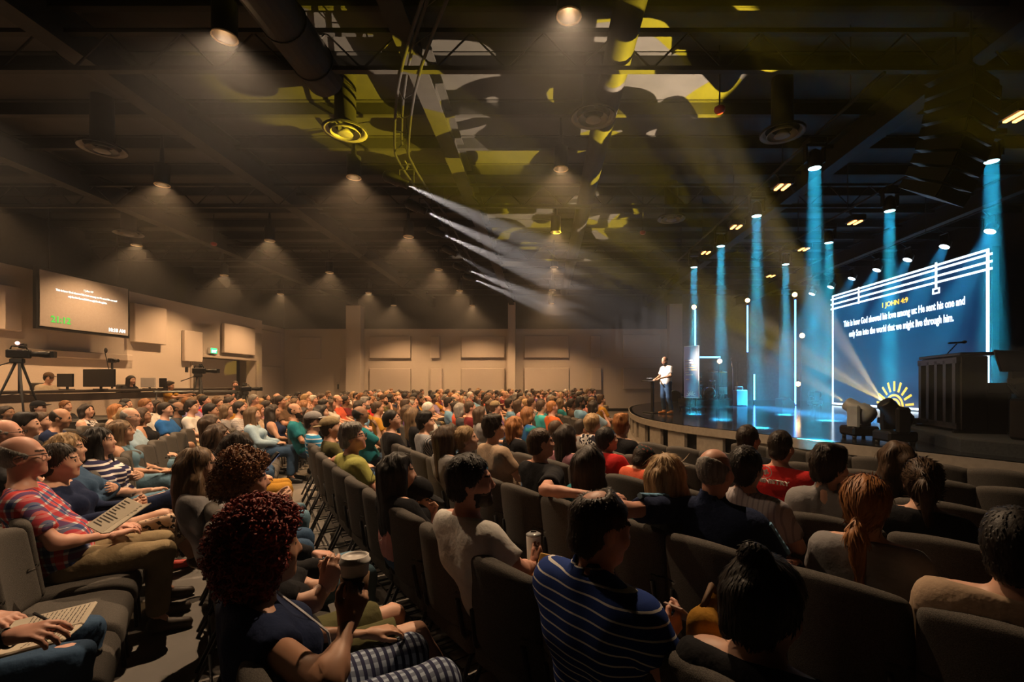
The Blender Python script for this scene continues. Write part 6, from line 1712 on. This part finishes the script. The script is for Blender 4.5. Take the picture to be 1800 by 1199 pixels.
video_camera(432, 684, 16.4, 0, 'small video camera on tripod beside the black shirted operator', False, R(-30))
p = W(197, 634, 14.6)
t = thing('remote_camera', 'small remote camera on a stalk above the booth counter', 'video camera', (p.x, 14.6, 1.495))
MB().box((0, 0, p.z-1.495), (.14, .2, .14), bev=.02).build('body', m_gloss, t); MB().lathe([(.04, 0), (.05, .14)], (0.05, .0, p.z-1.495), 10, Matrix.Rotation(PI/2, 3, 'Y')).build('lens', m_gloss, t)
MB().tube([(0, 0, 0), (0, 0, p.z-1.5)], .03, 7).build('stalk', m_bmetal, t)
p2 = W(186, 616, 14.6)-W(197, 634, 14.6)
b = MB(); b.tube([(0, 0, .1), (-.22, 0, p.z-1.495+p2.z-.05), (p2.x, 0, p.z-1.495+p2.z)], .012, 5); b.sphere((p2.x, 0, p.z-1.495+p2.z), .06, 6, (.7, .7, 1.4)); b.build('gooseneck_lamp', m_bmetal, t)
t = thing('camera_track', 'pale metal slider rail before the booth counter', 'rail', (0, 13.6, 0))
a = W(271, 689, 13.2); b_ = W(420, 688, 16.2)
MB().tube([a-Vector((0, 13.6, 0)), b_-Vector((0, 13.6, 0))], .03, 6).build('rail', mat('steel', (.3, .32, .34), .35, .8), t)
for f_ in (.02, .5, .98):
    q = a.lerp(b_, f_)-Vector((0, 13.6, 0)); MB().tube([q, (q.x, q.y, 0)], .02, 6).build('post', m_bmetal, t)
for px, lb in ((236, 'first black headset hung on the booth front'), (261, 'second black headset hung on the booth front')):
    a = W(px, 690, 14.4)
    t = thing('headset', lb, 'headset', (-11.2+.11, a.y, 1.36), 0, 'headsets hung on the booth front')
    MB().tube([(.0, .09*math.cos(q), .0+.02-.10*math.sin(q)*-.0-.0+(-.1+.1*math.sin(q))) for q in np.linspace(0, PI, 9)], .012, 6).build('band', m_gloss, t)
    for s_ in (-1, 1): MB().sphere((0, s_*.09, -.16), .06, 6, (.6, .8, 1.2)).build('ear_cup', m_gloss, t)

# ------------------------------------------------------------------ the crowd beyond the aisle
RNG = random.Random(11)
PROT = []
pspec = [dict(hair='short'), dict(hair='top'), dict(hair='bald_fringe'), dict(hair='short', beard=True), dict(hair='short', la='cross', ra='cross_under'), dict(hair='top', ra='chin', beard=True),
         dict(sex='f', hair='long'), dict(sex='f', hair='wavy'), dict(sex='f', hair='bob'), dict(sex='f', hair='bun', sleeve='none'), dict(sex='f', hair='ponytail', la='cross', ra='cross_under', sleeve='long'), dict(sex='f', hair='shoulder', rl='over'), dict(hair='short', belly=.04, wide=1.1), dict(sex='f', hair='bob', ra='chin')]
DUM = mat('slot', (.3, .3, .3))
for i, sp in enumerate(pspec):
    sp = dict(sp); z = RNG.uniform(1.14, 1.18) if sp.get('sex') == 'f' else RNG.uniform(1.18, 1.22)
    P = person_meshes('crowd', size=(z-.54)/(.685*math.cos(R(10))), lean=-10, fine=.014, body_vox=.028, cloth_vox=.026, hand_vox=.010, seed=i*13, head=(RNG.uniform(-14, 14), RNG.uniform(-2, 8), RNG.uniform(-3, 3)), **sp)
    v, q, mi = P['body']
    d = {'body': fast_mesh('crowd_body', v, q, [DUM]*4, mi=mi)}
    for k in ('shirt', 'trousers', 'shoes', 'hair', 'beard'):
        if k in P: d[k] = fast_mesh('crowd_'+k, P[k][0], P[k][1], [DUM])
    PROT.append((sp, d))
SH = ['navy', 'black', 'darkgrey', 'grey', 'white', 'teal', 'blue', 'skyblue', 'maroon', 'coral', 'olive', 'pink', 'mustard', 'lavender', 'cream', 'green', 'red', 'mauve', 'lightblue', 'purple', 'tan', 'brown']
SHW = {'navy': 'navy', 'darkgrey': 'charcoal', 'skyblue': 'sky blue', 'lightblue': 'pale blue'}
HC_ = ['black', 'dark', 'dark', 'brown', 'brown', 'light_brown', 'blond', 'blond', 'grey', 'dark', 'brown', 'light_brown', 'auburn', 'white']
HW = {'dark': 'dark brown', 'light_brown': 'sandy', 'blond': 'blond'}
USED = set(); NCROWD = 0
def slotmat(o, i, m): o.material_slots[i].link = 'OBJECT'; o.material_slots[i].material = m
def crowd(x, y, f, group, where):
    global NCROWD
    sp, d = PROT[RNG.randrange(len(PROT))]
    woman = sp.get('sex') == 'f'
    sh = RNG.choice(SH); hc = RNG.choice(HC_); sk = RNG.choice(['fair', 'fair', 'pink', 'pink', 'tan', 'brown', 'deep'])
    if sk in ('brown', 'deep'): hc = RNG.choice(['black', 'dark'])
    hw = 'balding' if sp['hair'] == 'bald_fringe' else HW.get(hc, hc)+' haired'
    lb = '%s %s in %s top, %s' % (hw, 'woman' if woman else 'man', SHW.get(sh, sh), where)
    o = bpy.data.objects.new('person', d['body']); C.objects.link(o)
    j = RNG.uniform(-8, 8); o.location = (x+RNG.uniform(-.05, .05), y+RNG.uniform(-.05, .05), 0); o.rotation_euler = (0, 0, math.atan2(f[1], f[0])-PI/2+R(j))
    o.scale = (1, 1, RNG.uniform(.96, 1.05))
    slotmat(o, 0, skin_mat(sk)); slotmat(o, 1, m_dark); slotmat(o, 2, m_lip); slotmat(o, 3, hm(hc) if sp.get('beard') else skin_mat(sk))
    tag(o, lb, 'person', group)
    for k, m in (('shirt', cm(sh)), ('trousers', cm(RNG.choice(['denim', 'denim', 'khaki', 'black', 'lightdenim', 'darkgrey']))), ('shoes', m_gloss), ('hair', hm(hc)), ('beard', hm(hc))):
        if k in d:
            c = bpy.data.objects.new(k, d[k]); C.objects.link(c); c.parent = o; slotmat(c, 0, m)
    NCROWD += 1
FARCH = []
def try_seat(x, y, f, group, where, occ, chair_label, chair_group):
    if any((x-a)**2+(y-b)**2 < .42**2 for a, b in SPOTS): return
    if any((x-a)**2+(y-b)**2 < .40**2 for a, b in NEAR): pass
    px = 955+840*x/y
    if px < -40 or px > 1200: return
    FARCH.append((x, y, f))
    if RNG.random() < occ: crowd(x, y, f, group, where); SPOTS.append((x, y))
for k in range(-10, 13):                       # middle block: row 0 lies in line with the middle chair row
    r = 21.2-.93*k; a0 = 198; n = 0
    phi = R(a0)
    while phi > R(166.5):
        x, y = CB.x+r*math.cos(phi), CB.y+r*math.sin(phi); n += 1
        if -9.0 < x < 1.9 and 7.9 < y < 19.5 and not (x > 1.2 and y < 12):
            try_seat(x, y, (-math.cos(phi), -math.sin(phi)), 'audience in the middle block', '%s seat, %s row of the middle block' % (nth(n), nth(k+11)), .86,
                     'grey chair under the audience of the middle block', 'chairs of the middle block')
        phi -= .60/r
for k in range(-8, 7):                         # far block by the far wall
    r = 21.2-.95*k; phi = R(163); n = 0
    while phi > R(128):
        x, y = CB.x+r*math.cos(phi), CB.y+r*math.sin(phi); n += 1
        if -9.2 < x < 3.1 and y < 27.3:
            try_seat(x, y, (-math.cos(phi), -math.sin(phi)), 'audience in the far block', '%s seat, %s row of the far block' % (nth(n), nth(k+9)), .62 if k < 5 else .9,
                     'grey chair under the audience of the far block', 'chairs of the far block')
        phi -= .66/r
# chairs under the crowd beyond the aisle: only slivers of them show, so they stay one mass
b = MB()
for x, y, f in FARCH:
    Mz = Matrix.Rotation(math.atan2(f[1], f[0])-PI/2, 3, 'Z'); o_ = Vector((x, y, 0))
    b.box(o_+Mz @ Vector((0, .03, .405)), (.5, .48, .11), M=Mz, bev=.04); b.box(o_+Mz @ Vector((0, -.24, .67)), (.47, .085, .43), M=Mz @ Matrix.Rotation(R(7), 3, 'X'), bev=.035)
    for sx in (-.22, .22):
        for y0, y1 in ((.2, .22), (-.16, -.3)): b.tube([o_+Mz @ Vector((sx, y0, .37)), o_+Mz @ Vector((sx, y1, 0))], .013, 4, False)
o = b.build('far_chairs', m_chair); tag(o, 'grey chairs packed under the audience beyond the aisle', 'chairs', kind='stuff')
print('CROWD', NCROWD, 'objects', len(bpy.data.objects))
